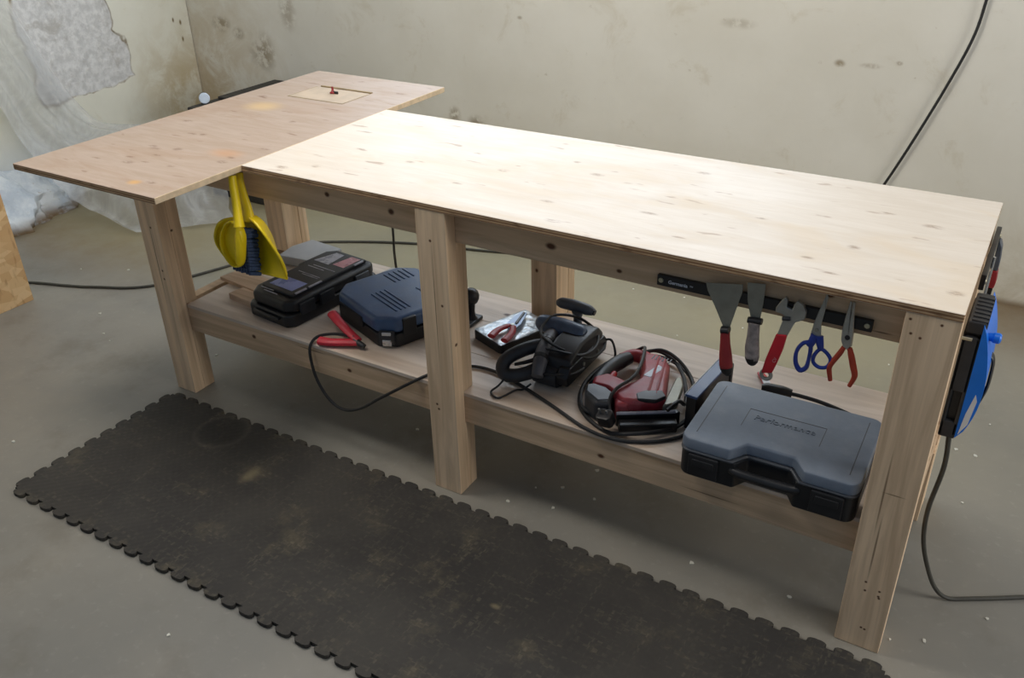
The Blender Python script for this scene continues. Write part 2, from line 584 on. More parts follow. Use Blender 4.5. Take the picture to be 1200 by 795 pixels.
c = b.mix(b.math('MULTIPLY', b.blob(vec, (-2.03, -.13, 0), (.085, .085, 1), .6, 1.0), .3), c, srgb(36, 35, 33))
for (p, r) in (((-.42, -.42, 0), (.03, .02, 1)), ((-.30, -.30, 0), (.02, .03, 1)), ((-.85, -.33, 0), (.02, .012, 1)), ((-1.78, -.25, 0), (.03, .06, 1))):
    c = b.mix(b.math('MULTIPLY', b.blob(vec, p, r, .1, 1), .45), c, srgb(150, 136, 104))
b.bump(b.math('MULTIPLY', weave, 1.0), .25, .0015)
b.out(c, .72, 0, .35)

# thin crumpled dust sheet
b = NB('plastic_film')
nt = b.nt
tr = b.n('ShaderNodeBsdfTransparent')
tl = b.n('ShaderNodeBsdfTranslucent')
tl.inputs['Color'].default_value = srgb(226, 228, 230)
b.out(srgb(224, 226, 228), .22, 0, .6)
m1 = b.n('ShaderNodeMixShader')
m2 = b.n('ShaderNodeMixShader')
wr = b.noise(b.mapping(scale=(3, 3, 2)), 2.2, 5, .6, 1.0)
m1.inputs[0].default_value = .35
b.link(b.bsdf.outputs[0], m1.inputs[1])
b.link(tl.outputs[0], m1.inputs[2])
b.link(b.ramp(wr, .3, .72, .34, .62), m2.inputs[0])
b.link(tr.outputs[0], m2.inputs[1])
b.link(m1.outputs[0], m2.inputs[2])
b.link(m2.outputs[0], nt.nodes['Material Output'].inputs['Surface'])
b.bump(wr, .2, .01)

plain('lit_edge', (214, 190, 156), .75, 0, .12, 40)  # plywood edge with side light put into the colour
plain('case_grey', (112, 124, 140), .42, 0, .08, 14, .25, .4, dust=((150, 156, 164), .35))
plain('case_black', (30, 31, 34), .42, 0, .2, 20, .15)
plain('case_mid', (64, 68, 74), .45, 0, .15, 20, .15)
plain('case_blue', (64, 88, 124), .40, 0, .12, 18, .2, .5, dust=((100, 124, 158), .35))
plain('black_plastic', (26, 26, 28), .4, 0, .2, 30)
plain('dark_plastic', (44, 46, 50), .45, 0, .2, 30)
plain('spout_grey', (92, 92, 96), .5, 0, .2, 30)
plain('grey_plastic', (78, 84, 92), .4, 0, .15, 30)
plain('tool_steel', (150, 166, 190), .35, .3, .12, 30)
plain('bluegrey_plastic', (82, 98, 122), .35, 0, .15, 30)
plain('cable_rubber', (30, 30, 31), .5, 0, .2, 40)
plain('floor_cable', (66, 64, 56), .55, 0, .2, 40)
plain('steel', (172, 172, 166), .38, .75, .12, 40)
plain('dull_steel', (150, 148, 136), .5, .45, .12, 25)
plain('bright_metal', (206, 210, 214), .25, .9, .1, 30)
plain('yellow_plastic', (244, 214, 26), .4, 0, .06, 12)
plain('navy_bristle', (58, 74, 104), .9, 0, .3, 160, .6)
plain('red_plastic', (176, 34, 44), .4, 0, .1, 25)
plain('clamp_red', (204, 44, 62), .45, 0, .1, 25)
plain('red_grip', (196, 28, 44), .42, 0, .1, 25)
plain('dark_red', (142, 38, 42), .42, 0, .12, 25)
plain('jigsaw_red', (168, 50, 60), .42, 0, .14, 22, .1, .45, dust=((200, 140, 140), .4))
plain('pliers_red', (166, 58, 36), .45, 0, .12, 25)
plain('scissor_blue', (32, 54, 140), .35, 0, .1, 25)
plain('device_blue', (18, 116, 226), .35, 0, .06, 18)
plain('white_label', (222, 226, 230), .5, 0, .05, 20)
plain('blue_label', (138, 150, 204), .28, 0, .15, 12)
plain('pink_label', (196, 136, 146), .28, 0, .2, 18)
plain('grey_label', (168, 168, 180), .28, 0, .15, 30)
plain('grey_handle', (132, 124, 122), .6, 0, .3, 60, .2)
plain('white_lettering', (214, 218, 226), .5, 0, .05, 40)
plain('cardboard_white', (176, 176, 176), .8, 0, .06, 12)
plain('paint_chip', (214, 212, 200), .8, 0, .1, 60)
plain('zinc_screw', (190, 184, 160), .4, .8, .1, 60)
plain('bin_black', (40, 38, 36), .5, 0, .2, 20)
plain('cap_white', (214, 226, 240), .35, 0, .04, 20)
plain('box_blue', (58, 84, 128), .35, 0, .1, 16)
plain('insert_wood', (188, 169, 146), .6, 0, .10, 18)
plain('groove_wood', (150, 132, 98), .7, 0, .15, 30)
b = NB('foil_pack')
n1 = b.noise(b.co, 26, 5, .7, 1.5)
v = b.n('ShaderNodeTexVoronoi')
b.link(b.co, v.inputs['Vector'])
v.inputs['Scale'].default_value = 60
b.bump(b.math('ADD', n1, v.outputs['Distance']), .35, .004)
b.out(b.mix(b.ramp(n1, .35, .65), srgb(196, 214, 230), srgb(244, 248, 250)), .22, .15, .7)


# ------------------------------------------------------------------ the room
def wall_grid(bm):
    return bm


struct('floor', box(-4.7, 4.0, -4.5, 2.35, -.12, 0.0), 'concrete_floor', origin=(0, 0, 0), smooth=False)
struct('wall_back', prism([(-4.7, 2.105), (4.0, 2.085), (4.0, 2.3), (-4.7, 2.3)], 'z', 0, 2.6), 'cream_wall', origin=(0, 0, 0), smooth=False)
struct('wall_left', box(-4.70, -4.50, -4.5, 2.10, 0, 2.6), 'peeled_wall', origin=(0, 0, 0), smooth=False)

# ------------------------------------------------------------------ workbench
bench = thing('workbench', 'long timber workbench with pale plywood top and a lower shelf', 'workbench', BENCH)


def ply_panel(x0, x1, y0, y1, z0, z1):
    bm = box(x0, x1, y0, y1, z0, z1, .0012, 1)
    for f in bm.faces:
        f.material_index = 0 if abs(f.normal.z) > .5 else 1
    return bm


link('tabletop', ply_panel(-1.868, 0, 0, .659, H - .018, H), ['plywood_top', 'plywood_edge'], bench, smooth=False)['label'] = 'long pale plywood top panel'
sheet = link('tabletop', ply_panel(-2.475, -1.869, -.299, 1.001, H - .018, H), ['plywood_sheet', 'plywood_edge'], bench, smooth=False)
sheet['label'] = 'pinkish plywood panel laid across the left end'
sheet.data.materials.append(MATS['lit_edge'])
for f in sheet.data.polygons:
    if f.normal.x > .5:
        f.material_index = 2  # right-facing edge painted paler, as if lit from the right
ins = link('insert_panel', box(-2.298, -2.052, .648, .797, H + .0001, H + .0012, .0005, 1), 'insert_wood', sheet)
bm = box(-2.287, -2.05, .803, .812, H + .0001, H + .004, .0005, 1)
for (x0, x1, y0, y1) in ((-2.302, -2.298, .644, .80), (-2.302, -2.05, .643, .6475), (-2.0515, -2.048, .644, .80)):
    box(x0, x1, y0, y1, H + .0001, H + .0007, into=bm)
link('groove', bm, 'groove_wood', sheet)
bit = link('router_bit', lathe([(0, 0), (.010, .001), (.012, .004), (.006, .008), (.004, .014), (.004, .024), (0, .025)], 12, Matrix.Translation((-2.175, .742, H + .0012))), 'dark_red', sheet)
box(-2.171, -2.150, .738, .744, H + .0012, H + .010, .001, 1, into=(b2 := bmesh.new()))
link('router_bit', b2, 'black_plastic', sheet)

AZ0, AZ1 = .788, H - .018
link('apron', box(-2.386, -.004, .0455, .083, AZ0, AZ1, .002), 'wood_rail', bench)
link('apron', box(-2.386, -.004, .577, .6145, AZ0, AZ1, .002), 'wood_rail', bench)
for x0 in (-.045, -2.38, -1.24):
    link('cross_rail', box(x0, x0 + .038, .0835, .5765, AZ0, AZ1, .002), 'wood_rail', bench)
SB0, SB1 = .234, S - .012
link('shelf_beam', box(-2.386, -.004, .0455, .083, SB0, SB1, .002), 'wood_rail', bench)
link('shelf_beam', box(-2.386, -.004, .577, .6145, SB0, SB1, .002), 'wood_rail', bench)
for x0 in (-.045, -2.38, -1.24):
    link('cross_rail', box(x0, x0 + .038, .0835, .5765, SB0, SB1, .002), 'wood_rail', bench)
shelf = bmesh.new()
for k, (y0, y1) in enumerate(((.043, .24), (.2415, .43), (.4315, .612))):
    box(-2.300, -.102, y0, y1, SB1 + .0003, S, .001, 1, into=shelf)
link('shelf', shelf, 'wood_shelf', bench)


def leg(x0, x1, front):
    ya, yb = (0.001, .045) if front else (.6148, .657)
    o = link('leg', box(x0, x1, ya, yb, 0, AZ1, .0025), 'wood_leg', bench)
    ia, ib = (.0455, .090) if front else (.535, .6145)
    for (za, zb) in ((0.0, SB0 - .0005), (S + .0003, AZ0 - .0005)):
        link('filler_block', box(x0 + .001, x1 - .001, ia, ib, za, zb, .002), 'wood_leg', o)
    return o


for (x0, x1) in ((-.1005, 0), (-1.268, -1.176), (-2.393, -2.303)):
    leg(x0, x1, True)
for (x0, x1) in ((-.098, -.002), (-1.242, -1.148), (-2.393, -2.303)):
    leg(x0, x1, False)

# ------------------------------------------------------------------ rubber mat
def mat_outline(x0, x1, y0, y1):
    tab = [(.00, 0), (.012, 0), (.0085, .005), (.009, .011), (.014, .0155), (.022, .0175), (.038, .0175), (.046, .0155), (.051, .011), (.0515, .005), (.048, 0)]
    pts = []

    def side(p, q, n):
        d = Vector((q[0] - p[0], q[1] - p[1]))
        L = d.length
        d.normalize()
        nr = Vector((d.y, -d.x))
        st = L / n
        for i in range(n):
            for (u, v) in tab:
                w = Vector(p) + d * (i * st + u * st / .06) + nr * v
                pts.append((w.x, w.y))
    c = [(x0, y0), (x1, y0), (x1, y1), (x0, y1)]
    ns = [38, 10, 38, 10]
    for i in range(4):
        side(c[i], c[(i + 1) % 4], ns[i])
    return pts


mo = link('rubber_mat', prism(mat_outline(-2.357, .026, -.647, -.053), 'z', .0005, .012), 'rubber_mat', None, smooth=False, origin=(-1.165, -.35, 0))
tag(mo, 'long black rubber mat with interlocking edges on the floor before the workbench', 'mat')

# ------------------------------------------------------------------ big grey case
gc = thing('tool_case', 'large dusty grey tool case with front handle at the right end of the shelf', 'tool case', (-.322, .147, S), math.radians(1.2))


def case_outline(w, d, nt_w, nb_w, nd):
    c = .026
    def arc(cx, cy, a0):
        return [(cx + c * math.cos(a0 + PI / 2 * k / 5), cy + c * math.sin(a0 + PI / 2 * k / 5)) for k in range(6)]
    return ([(-nb_w, -d), (-nt_w, -d + nd), (nt_w, -d + nd), (nb_w, -d)] + arc(w - c, -d + c, -PI / 2) + arc(w - c, d - c, 0)
            + arc(-w + c, d - c, PI / 2) + arc(-w + c, -d + c, PI))
    return [(-w + c, -d), (-nb_w, -d), (-nt_w, -d + nd), (nt_w, -d + nd), (nb_w, -d), (w - c, -d), (w, -d + c), (w, d - c), (w - c, d), (-w + c, d), (-w, d - c), (-w, -d + c)]


bm = prism(case_outline(.205, .142, .048, .070, .036), 'z', 0.0, .073, .006, 2)
link('base_shell', bm, 'case_black', gc, local=True)
lid = link('lid', prism(case_outline(.205, .145,   .054, .084, .042), 'z', .0775, .110, .006, 2), 'case_grey', gc, local=True)
link('seam', prism(case_outline(.2065, .1465, .050, .076, .038), 'z', .070, .079, .003, 1), 'case_mid', gc, local=True)
link('handle', tube([(-.078, -.134, .048), (-.056, -.141, .048), (0, -.1425, .048), (.056, -.141, .048), (.078, -.134, .048)], .0115, 10, smooth=4), 'case_black', gc, local=True)
for x in (-.143, .143):
    bm = box(x - .036, x + .036, -.152, -.140, .010, .070, .003)
    box(x - .026, x + .026, -.155, -.150, .040, .060, .002, into=bm)
    link('latch', bm, 'case_black', gc, local=True)
# recessed name panel outlined by thin grooves and embossed lettering
bm = box(-.092, .092, .043, .0455, .1085, .1106, .0005, 1)
for sx in (-1, 1):
    box(sx * .092 - .0008, sx * .092 + .0008, -.035, .045, .1085, .1104, into=bm)
    box(sx * .176 - .001, sx * .176 + .001, -.11, .118, .1085, .1104, into=bm)
link('panel_groove', bm, 'case_mid', lid, local=True)
link('embossed_lettering', text_bm('Performance', .0285, .0008, Matrix.Translation((0, .012, .1106)) @ Matrix.Rotation(0, 4, 'Z')), 'case_grey', lid, local=True, smooth=False)
for x in (-.13, .13):
    link('hinge', tube([(x - .03, .146, .05), (x + .03, .146, .05)], .006, 10, smooth=0), 'case_black', gc, local=True)

# ------------------------------------------------------------------ narrow black case with printed label
nc = thing('tool_case', 'narrow black case with printed label panel at the left end of the shelf', 'tool case', (-1.944, .290, S), math.radians(-5.5))
link('base_shell', prism([(-.098, -.19), (-.08, -.215), (.08, -.215), (.098, -.19), (.098, .19), (.085, .21), (-.085, .21), (-.098, .19)], 'z', 0, .045, .008, 3), 'case_black', nc, local=True)
nl = link('lid', prism([(-.096, -.16), (-.07, -.205), (.07, -.205), (.096, -.18), (.096, .18), (.08, .205), (-.06, .205), (-.108, .16), (-.108, .04), (-.096, .02)], 'z', .046, .088, .012, 3), 'case_black', nc, local=True)
link('lid_panel', prism([(-.066, -.165), (.07, -.165), (.07, .185), (-.06, .185), (-.085, .155), (-.085, .05), (-.066, .03)], 'z', .086, .098, .004, 2), 'dark_plastic', nl, local=True)
link('label', box(-.052, .05, -.145, -.075, .0975, .0987, .0004, 1), 'blue_label', nl, local=True)['label'] = 'blue grey label'
link('label', prism([(-.065, .075), (.0, .075), (-.01, .165), (-.045, .165)], 'z', .0975, .0987), 'grey_label', nl, local=True)['label'] = 'grey label patch'
link('label', prism([(.01, .085), (.058, .085), (.058, .17), (.02, .17)], 'z', .0975, .0987), 'pink_label', nl, local=True)['label'] = 'pink label patch'
for (y, x0, x1) in ((.045, -.04, .055), (.03, -.05, .02), (-.02, -.045, .05), (-.03, -.02, .05), (-.178, -.055, .0), (-.19, -.03, .03)):
    link('label_line', box(x0, x1, y, y + .003, .0975, .0986), 'grey_label', nl, local=True)
for y in (-.13, -.04, .13):
    bm = box(.094, .103, y - .035, y + .03, .034, .075, .003)
    link('latch', bm, 'grey_plastic' if y > 0 else 'dark_plastic', nc, local=True)
for (y0, y1) in ((-.15, -.10), (-.09, -.03), (.125, .17)):
    link('trim_strip', box(.066, .0725, y0, y1, .094, .0992, .001, 1), 'grey_label', nl, local=True)
link('carry_handle', tube([(-.05, -.214, .03), (-.045, -.222, .03), (.045, -.222, .03), (.05, -.214, .03)], .006, 8, smooth=3), 'case_black', nc, local=True)
for ch in bpy.data.objects:
    if ch.parent == nc or (ch.parent and ch.parent.parent == nc):
        ch.data.transform(Matrix.Diagonal((1.08, .95, 1.0, 1.0)))

# ------------------------------------------------------------------ ribbed blue drill case
bc = thing('tool_case', 'slate blue case with ribbed lid and silver latch beside the middle leg', 'tool case', (-1.607, .313, S), math.radians(-21))


def octo(w, d, c):
    return [(-w + c, -d), (w - c, -d), (w, -d + c), (w, d - c), (w - c, d), (-w + c, d), (-w, d - c), (-w, -d + c)]


bm = prism(octo(.165, .15, .045), 'z', 0, .045, .006, 2)
link('base_shell', bm, 'case_black', bc, local=True)
bl = link('lid', prism(octo(.165, .152, .05), 'z', .046, .098, .016, 3), 'case_blue', bc, local=True)
for k in range(4):
    link('rib', tube([(-.03, -.075 + .016 * k, .0975), (.09, -.075 + .016 * k, .0975), (.12, -.075 + .016 * k, .0972)], .0035, 6, smooth=0), 'case_blue', bl, local=True)
for k in range(5):
    link('rib', tube([(-.13, .03 + .018 * k, .0972), (-.06, .03 + .018 * k, .0972)], .0035, 6, smooth=0), 'case_blue', bl, local=True)
for k in range(3):
    link('rib', tube([(.02, .06 + .018 * k, .0972), (.12, .06 + .018 * k, .0972)], .0035, 6, smooth=0), 'case_blue', bl, local=True)
bm = box(-.105, .04, -.158, -.146, .035, .072, .004)
link('carry_handle', bm, 'case_black', bc, local=True)
LM = Matrix.Translation((.1425, -.1275, 0)) @ Matrix.Rotation(PI / 4, 4, 'Z')
lt = link('latch', box(-.024, .024, -.009, .002, .012, .058, .003, mat=LM), 'dark_plastic', bc, local=True)
link('latch_clip', box(-.014, .014, -.0125, -.008, .010, .030, .001, 1, mat=LM), 'bright_metal', lt, local=True)['label'] = 'silver latch clip'
link('latch_clip', box(-.014, .014, -.0125, -.008, .046, .056, .001, 1, mat=LM), 'bright_metal', lt, local=True)['label'] = 'silver latch bar'
link('corner_grip', box(.13, .170, -.085, -.035, .03, .092, .006), 'case_black', bc, local=True)

# ------------------------------------------------------------------ jumper clamp and its lead
jc = thing('cable_clamp', 'red spring clamp lying before the slate blue case', 'clamp', (-1.66, .10, S))


def lever(pts, w0, w1, th):
    """tapered flat lever along a poly-line of points (x,y,z)"""
    return tube(pts, [w0 + (w1 - w0) * i / (len(pts) - 1) for i in range(len(pts))], 10, smooth=5, flat=(th, 1.0))


link('clamp_arm', lever([(-1.742, .150, .392), (-1.70, .128, .388), (-1.65, .112, .372), (-1.600, .100, .357)], .017, .013, .65), 'clamp_red', jc)
link('clamp_arm', lever([(-1.715, .052, .350), (-1.68, .060, .350), (-1.64, .078, .352), (-1.600, .096, .353)], .0165, .013, .75), 'clamp_red', jc)
link('clamp_jaw', lever([(-1.612, .096, .356), (-1.590, .094, .353), (-1.572, .094, .348)], .011, .008, .9), 'case_black', jc)
cl = link('cable', tube([(-1.615, .100, .366), (-1.66, .098, .363), (-1.70, .088, .360), (-1.735, .062, .352), (-1.742, .034, .327), (-1.735, .026, .270), (-1.715, .022, .215), (-1.675, .020, .165), (-1.62, .020, .145), (-1.55, .022, .172),
                         (-1.48, .026, .225), (-1.40, .028, .285), (-1.345, .034, .325), (-1.31, .06, .344), (-1.285, .10, .346), (-1.26, .14, .3415), (-1.222, .168, .341), (-1.154, .173, .341), (-1.052, .146, .341),
                         (-.914, .094, .341), (-.80, .048, .341), (-.71, .040, .341), (-.631, .072, .341), (-.575, .125, .341), (-.548, .185, .341)], .0048, 8, smooth=6), 'cable_rubber', jc)
cl['label'] = 'long black cable drooping over the shelf edge'

# ------------------------------------------------------------------ black ball-top tool behind the middle leg
kb = thing('hand_tool', 'black tool with a round knob half hidden behind the middle leg', 'hand tool', (-1.40, .40, S))
link('knob', lathe([(0, .062), (.010, .064), (.020, .072), (.0255, .084), (.0265, .094), (.023, .107), (.014, .116), (0, .119)], 18, Matrix.Translation((-1.385, .405, S))), 'black_plastic', kb)
link('stem', lathe([(.020, .012), (.013, .02), (.010, .04), (.012, .066)], 14, Matrix.Translation((-1.385, .405, S))), 'black_plastic', kb)
link('sole', box(-1.425, -1.365, .30, .44, S, S + .014, .004), 'dark_plastic', kb)

# ------------------------------------------------------------------ foil topped tray and wire strippers
tr_ = thing('tray', 'black tray of silvery packets behind the middle leg', 'tray', (-1.222, .392, S), math.radians(-21))
link('tray_body', prism(octo(.072, .105, .01), 'z', 0, .030, .004, 2), 'black_plastic', tr_, local=True)


def foil(u, v):
    x, y = -.068 + .136 * u, -.101 + .202 * v
    e = min(u, 1 - u, v, 1 - v)
    return (x, y, .0305 + min(e * .03, .0015) + .0022 * max(0, mnoise.noise(Vector((x * 45, y * 45, 1)))) * min(1, e * 8))


link('foil_packet', grid(foil, 24, 34), 'foil_pack', tr_, local=True)

ws = thing('wire_stripper', 'red handled wire strippers lying on the silvery packets', 'pliers', (-1.215, .36, S + .036))
ZT = S + .0405
link('handle', lever([(-1.222, .372, ZT + .005), (-1.236, .345, ZT + .005), (-1.240, .318, ZT + .005), (-1.237, .286, ZT + .005)], .0095, .0130, .6), 'red_plastic', ws)
link('handle', lever([(-1.210, .370, ZT + .005), (-1.196, .343, ZT + .005), (-1.190, .316, ZT + .005), (-1.188, .282, ZT + .005)], .0095, .0130, .6), 'red_plastic', ws)
bm = prism([(-1.233, .356), (-1.197, .356), (-1.196, .395), (-1.206, .43), (-1.218, .470), (-1.236, .470), (-1.242, .43), (-1.240, .39)], 'z', ZT, ZT + .006, .0012, 1)
link('jaw', bm, 'tool_steel', ws)
bm = prism([(-1.216, .39), (-1.206, .385), (-1.222, .464), (-1.230, .466)], 'z', ZT + .006, ZT + .009, .0008, 1)
link('jaw', bm, 'black_plastic', ws)
link('pivot_screw', lathe([(.006, 0), (.006, .004), (0, .005)], 12, Matrix.Translation((-1.217, .378, ZT + .005))), 'steel', ws)

# ------------------------------------------------------------------ belt sander
sd = thing('belt_sander', 'black belt sander with wrapped cord in front of the rear middle leg', 'belt sander', (-.985, .30, S))
stad = []
for k in range(13):
    a = PI / 2 + PI * k / 12
    stad.append((.200 + .032 * math.cos(a), S + .0325 + .032 * math.sin(a)))
for k in range(13):
    a = -PI / 2 + PI * k / 12
    stad.append((.395 + .032 * math.cos(a), S + .0325 + .032 * math.sin(a)))
link('sanding_belt', prism(stad, 'x', -1.030, -.955, .002, 1), 'dark_plastic', sd)
for y in (.200, .395):
    link('roller', tube([(-1.035, y, S + .0325), (-.948, y, S + .0325)], .026, 16, smooth=0), 'black_plastic', sd)
link('belt_cover', prism([(.178, S + .02), (.42, S + .02), (.43, S + .05), (.41, S + .075), (.19, S + .075), (.17, S + .05)], 'x', -.954, -.918, .006, 2), 'black_plastic', sd)
body = link('body', prism([(.19, S + .055), (.40, S + .055), (.41, S + .085), (.38, S + .115), (.27, S + .115), (.20, S + .09)], 'x', -1.008, -.922, .010, 3), 'black_plastic', sd)
link('motor_housing', tube([(-1.10, .335, S + .105), (-1.085, .335, S + .107), (-1.02, .335, S + .108), (-.96, .33, S + .107), (-.945, .33, S + .104)], [.018, .026, .029, .027, .016], 16, smooth=4), 'bluegrey_plastic', sd)
bm = tube([(-1.085, .425, S + .135), (-1.07, .425, S + .137), (-1.03, .425, S + .138), (-.985, .425, S + .135), (-.965, .424, S + .132)], [.010, .0165, .0185, .0170, .011], 16, smooth=4)
kn = link('front_knob', bm, 'grey_plastic', sd)
link('knob_stem', lathe([(.018, .07), (.013, .09), (.012, .11), (.018, .13)], 14, Matrix.Translation((-1.01, .41, S))), 'grey_plastic', kn)
link('end_cap', tube([(-.966, .424, S + .132), (-.960, .424, S + .131)], .009, 12, smooth=0), 'dark_plastic', kn)
# rear handle: a paddle with a long finger slot
hp = [(-1.025, .245, S + .090), (-1.06, .220, S + .090), (-1.105, .180, S + .068), (-1.115, .155, S + .048), (-1.098, .140, S + .032), (-1.06, .150, S + .034), (-1.025, .185, S + .045), (-1.010, .215, S + .065)]
link('rear_handle', tube(hp, .020, 12, closed=True, smooth=4), 'dark_plastic', sd)
link('trigger', lever([(-1.085, .170, S + .052), (-1.06, .185, S + .058), (-1.035, .21, S + .064)], .006, .008, .7), 'black_plastic', sd)
for (y, a) in ((.215, 0), (.245, .2)):
    pass
link('dust_spout', tube([(-1.040, .345, S + .092), (-1.036, .29, S + .096), (-1.024, .235, S + .094), (-1.010, .185, S + .076), (-1.0, .150, S + .048)], [.019, .021, .0215, .0205, .017], 14, smooth=5), 'spout_grey', sd)
for (p, q, rr) in (((-1.031, .266, S + .0962), (-1.028, .252, S + .0958), .0228), ((-1.014, .200, S + .082), (-1.011, .188, S + .0775), .0222)):
    link('strap_band', tube([p, q], rr, 14, smooth=0), 'black_plastic', sd)
link('switch_block', box(-1.075, -1.035, .30, .375, S + .03, S + .085, .008), 'black_plastic', sd)
cord = tube([(-1.05, .30, S + .09), (-1.06, .26, S + .085), (-1.03, .22, S + .10), (-.97, .215, S + .105), (-.915, .25, S + .09), (-.905, .32, S + .085), (-.935, .385, S + .095), (-1.00, .39, S + .122), (-1.055, .345, S + .135), (-1.06, .28, S + .12),
             (-1.02, .235, S + .118), (-.96, .235, S + .100), (-.912, .29, S + .06), (-.905, .37, S + .05), (-.93, .43, S + .045), (-.965, .46, S + .03)], .0042, 8, smooth=6)
tube([(-.93, .42, S + .05), (-.90, .415, S + .06), (-.875, .39, S + .035), (-.868, .36, S + .008), (-.869, .35, S + .006)], .0036, 8, smooth=5, into=cord)
tube([(-1.005, .165, S + .03), (-.985, .160, S + .055), (-.95, .165, S + .06), (-.915, .20, S + .055), (-.905, .25, S + .05)], .0038, 8, smooth=5, into=cord)
link('cord', cord, 'cable_rubber', sd)
link('plug_pin', lathe([(.004, 0), (.0055, .002), (.0055, .008), (.002, .011)], 10, Matrix.Translation((-.866, .347, S))), 'bright_metal', sd)
link('cord', tube([(-1.09, .128, S + .03), (-1.10, .105, S + .012), (-1.108, .078, S + .0045), (-1.082, .060, S + .0045), (-1.068, .068, S + .0045), (-1.045, .105, S + .0135), (-1.035, .13, S + .006), (-1.02, .15, S + .018)], .003, 8, smooth=5), 'cable_rubber', sd)
link('fastener', lathe([(.006, 0), (.006, .003), (0, .004)], 10, frame((-.918, .27, S + .05), (1, 0, 0))), 'dull_steel', sd)
link('fastener', lathe([(.006, 0), (.006, .003), (0, .004)], 10, frame((-.918, .36, S + .045), (1, 0, 0))), 'dull_steel', sd)

# ------------------------------------------------------------------ jigsaw lying on its side inside its coiled cord
js = thing('jigsaw', 'red jigsaw lying on its side with black cord coiled round it', 'jigsaw', (-.74, .24, S))
jb = link('body', prism([(-.795, .372), (-.76, .402), (-.725, .395), (-.695, .362), (-.682, .322), (-.640, .20), (-.655, .178), (-.70, .142), (-.735, .128), (-.772, .150), (-.786, .185), (-.768, .205), (-.748, .235), (-.742, .262), (-.752, .30), (-.770, .335)], 'z', S + .002, S + .068, .014, 3), 'jigsaw_red', js)
link('bridge', tube([(-.848, .372, S + .036), (-.825, .402, S + .036), (-.790, .405, S + .036), (-.755, .388, S + .036)], [.015, .019, .021, .02], 12, smooth=5), 'jigsaw_red', js)
link('handle_grip', tube([(-.848, .205, S + .036), (-.853, .25, S + .037), (-.850, .305, S + .038), (-.840, .355, S + .037), (-.828, .385, S + .036)], [.018, .019, .021, .022, .018], 14, smooth=5), 'dark_plastic', js)
link('trigger', tube([(-.832, .225, S + .037), (-.826, .255, S + .037), (-.828, .285, S + .037)], [.009, .011, .009], 10, smooth=4), 'red_plastic', js)
link('handle_heel', prism([(-.852, .155), (-.838, .118), (-.790, .088), (-.756, .106), (-.772, .160), (-.800, .178), (-.835, .178)], 'z', S + .002, S + .064, .012, 3), 'dark_plastic', js)
link('lower_arm', prism([(-.846, .180), (-.80, .182), (-.772, .165), (-.748, .116), (-.715, .128), (-.730, .19), (-.757, .232), (-.79, .242), (-.832, .250), (-.858, .215)], 'z', S + .003, S + .060, .010, 3), 'jigsaw_red', js)
for (xa, ya, xb, yb) in ((-.735, .375, -.690, .20), (-.715, .375, -.668, .20)):
    link('rib', tube([(xa, ya, S + .066), (xb, yb, S + .066)], .005, 8, smooth=0), 'jigsaw_red', js)
link('heel_band', prism([(-.848, .158), (-.836, .128), (-.79, .102), (-.766, .118), (-.776, .155), (-.80, .168), (-.835, .170)], 'z', S + .062, S + .0665, .002, 1), 'grey_plastic', js)
for k in range(6):
    link('vent_slot', box(-.7515 + .010 * k, -.7475 + .010 * k, .360, .385, S + .0672, S + .0688, .0005, 1), 'black_plastic', js)
link('side_label', prism([(-.735, .27), (-.715, .268), (-.70, .33), (-.72, .338)], 'z', S + .0675, S + .0688), 'grey_label', js)
link('blade_guard', prism([(-.700, .150), (-.655, .168), (-.640, .20), (-.66, .222), (-.70, .20), (-.715, .175)], 'z', S + .058, S + .0705, .004, 2), 'case_black', js)
link('side_plate', prism([(-.640, .178), (-.612, .212), (-.630, .30), (-.652, .338), (-.662, .325), (-.648, .23)], 'z', S + .03, S + .052, .003, 1), 'dull_steel', js)
link('base_plate', prism([(-.735, .098), (-.60, .180), (-.594, .192), (-.606, .200), (-.742, .115)], 'z', S + .001, S + .040, .003, 1), 'black_plastic', js)
link('base_plate_edge', tube([(-.735, .100, S + .042), (-.605, .182, S + .042)], .0045, 8, smooth=0), 'grey_label', js)
link('base_plate_lip', prism([(-.712, .070), (-.585, .150), (-.60, .176), (-.728, .095)], 'z', S + .002, S + .030, .004, 2), 'black_plastic', js)
cz = S + .012
c1 = [(-.800, .105, cz), (-.845, .120, cz + .004), (-.880, .185, cz + .010), (-.888, .27, cz + .014), (-.870, .37, cz + .012), (-.815, .450, cz + .004), (-.74, .470, cz), (-.665, .425, cz), (-.612, .345, cz), (-.582, .255, cz), (-.588, .17, cz),
      (-.625, .112, cz + .004), (-.68, .068, cz + .004), (-.74, .060, cz - .006), (-.81, .090, cz - .006), (-.862, .140, cz - .006)]
c2 = [(-.862, .140, cz - .006), (-.897, .23, cz - .006), (-.893, .33, cz - .006), (-.85, .425, cz - .004), (-.79, .470, cz + .016), (-.73, .452, cz + .020), (-.672, .395, cz + .018), (-.632, .325, cz + .014), (-.606, .255, cz + .012), (-.605, .20, cz + .052),
      (-.618, .155, cz + .046)]
c3 = [(-.835, .42, cz + .022), (-.80, .418, cz + .050), (-.782, .385, cz + .064), (-.765, .33, cz + .064), (-.752, .27, cz + .064), (-.752, .22, cz + .064), (-.765, .165, cz + .063), (-.765, .12, cz + .052), (-.752, .098, cz + .03)]
link('cord', tube(c1 + c2[1:], .0055, 8, smooth=6), 'cable_rubber', js)
link('cord', tube(c3, .0048, 8, smooth=6), 'cable_rubber', js)
c4 = [(-.815, .445, cz + .012), (-.76, .455, cz + .034), (-.70, .435, cz + .03), (-.64, .385, cz + .016), (-.598, .31, cz + .012), (-.575, .24, cz + .012)]
link('cord', tube(c4, .005, 8, smooth=6), 'cable_rubber', js)
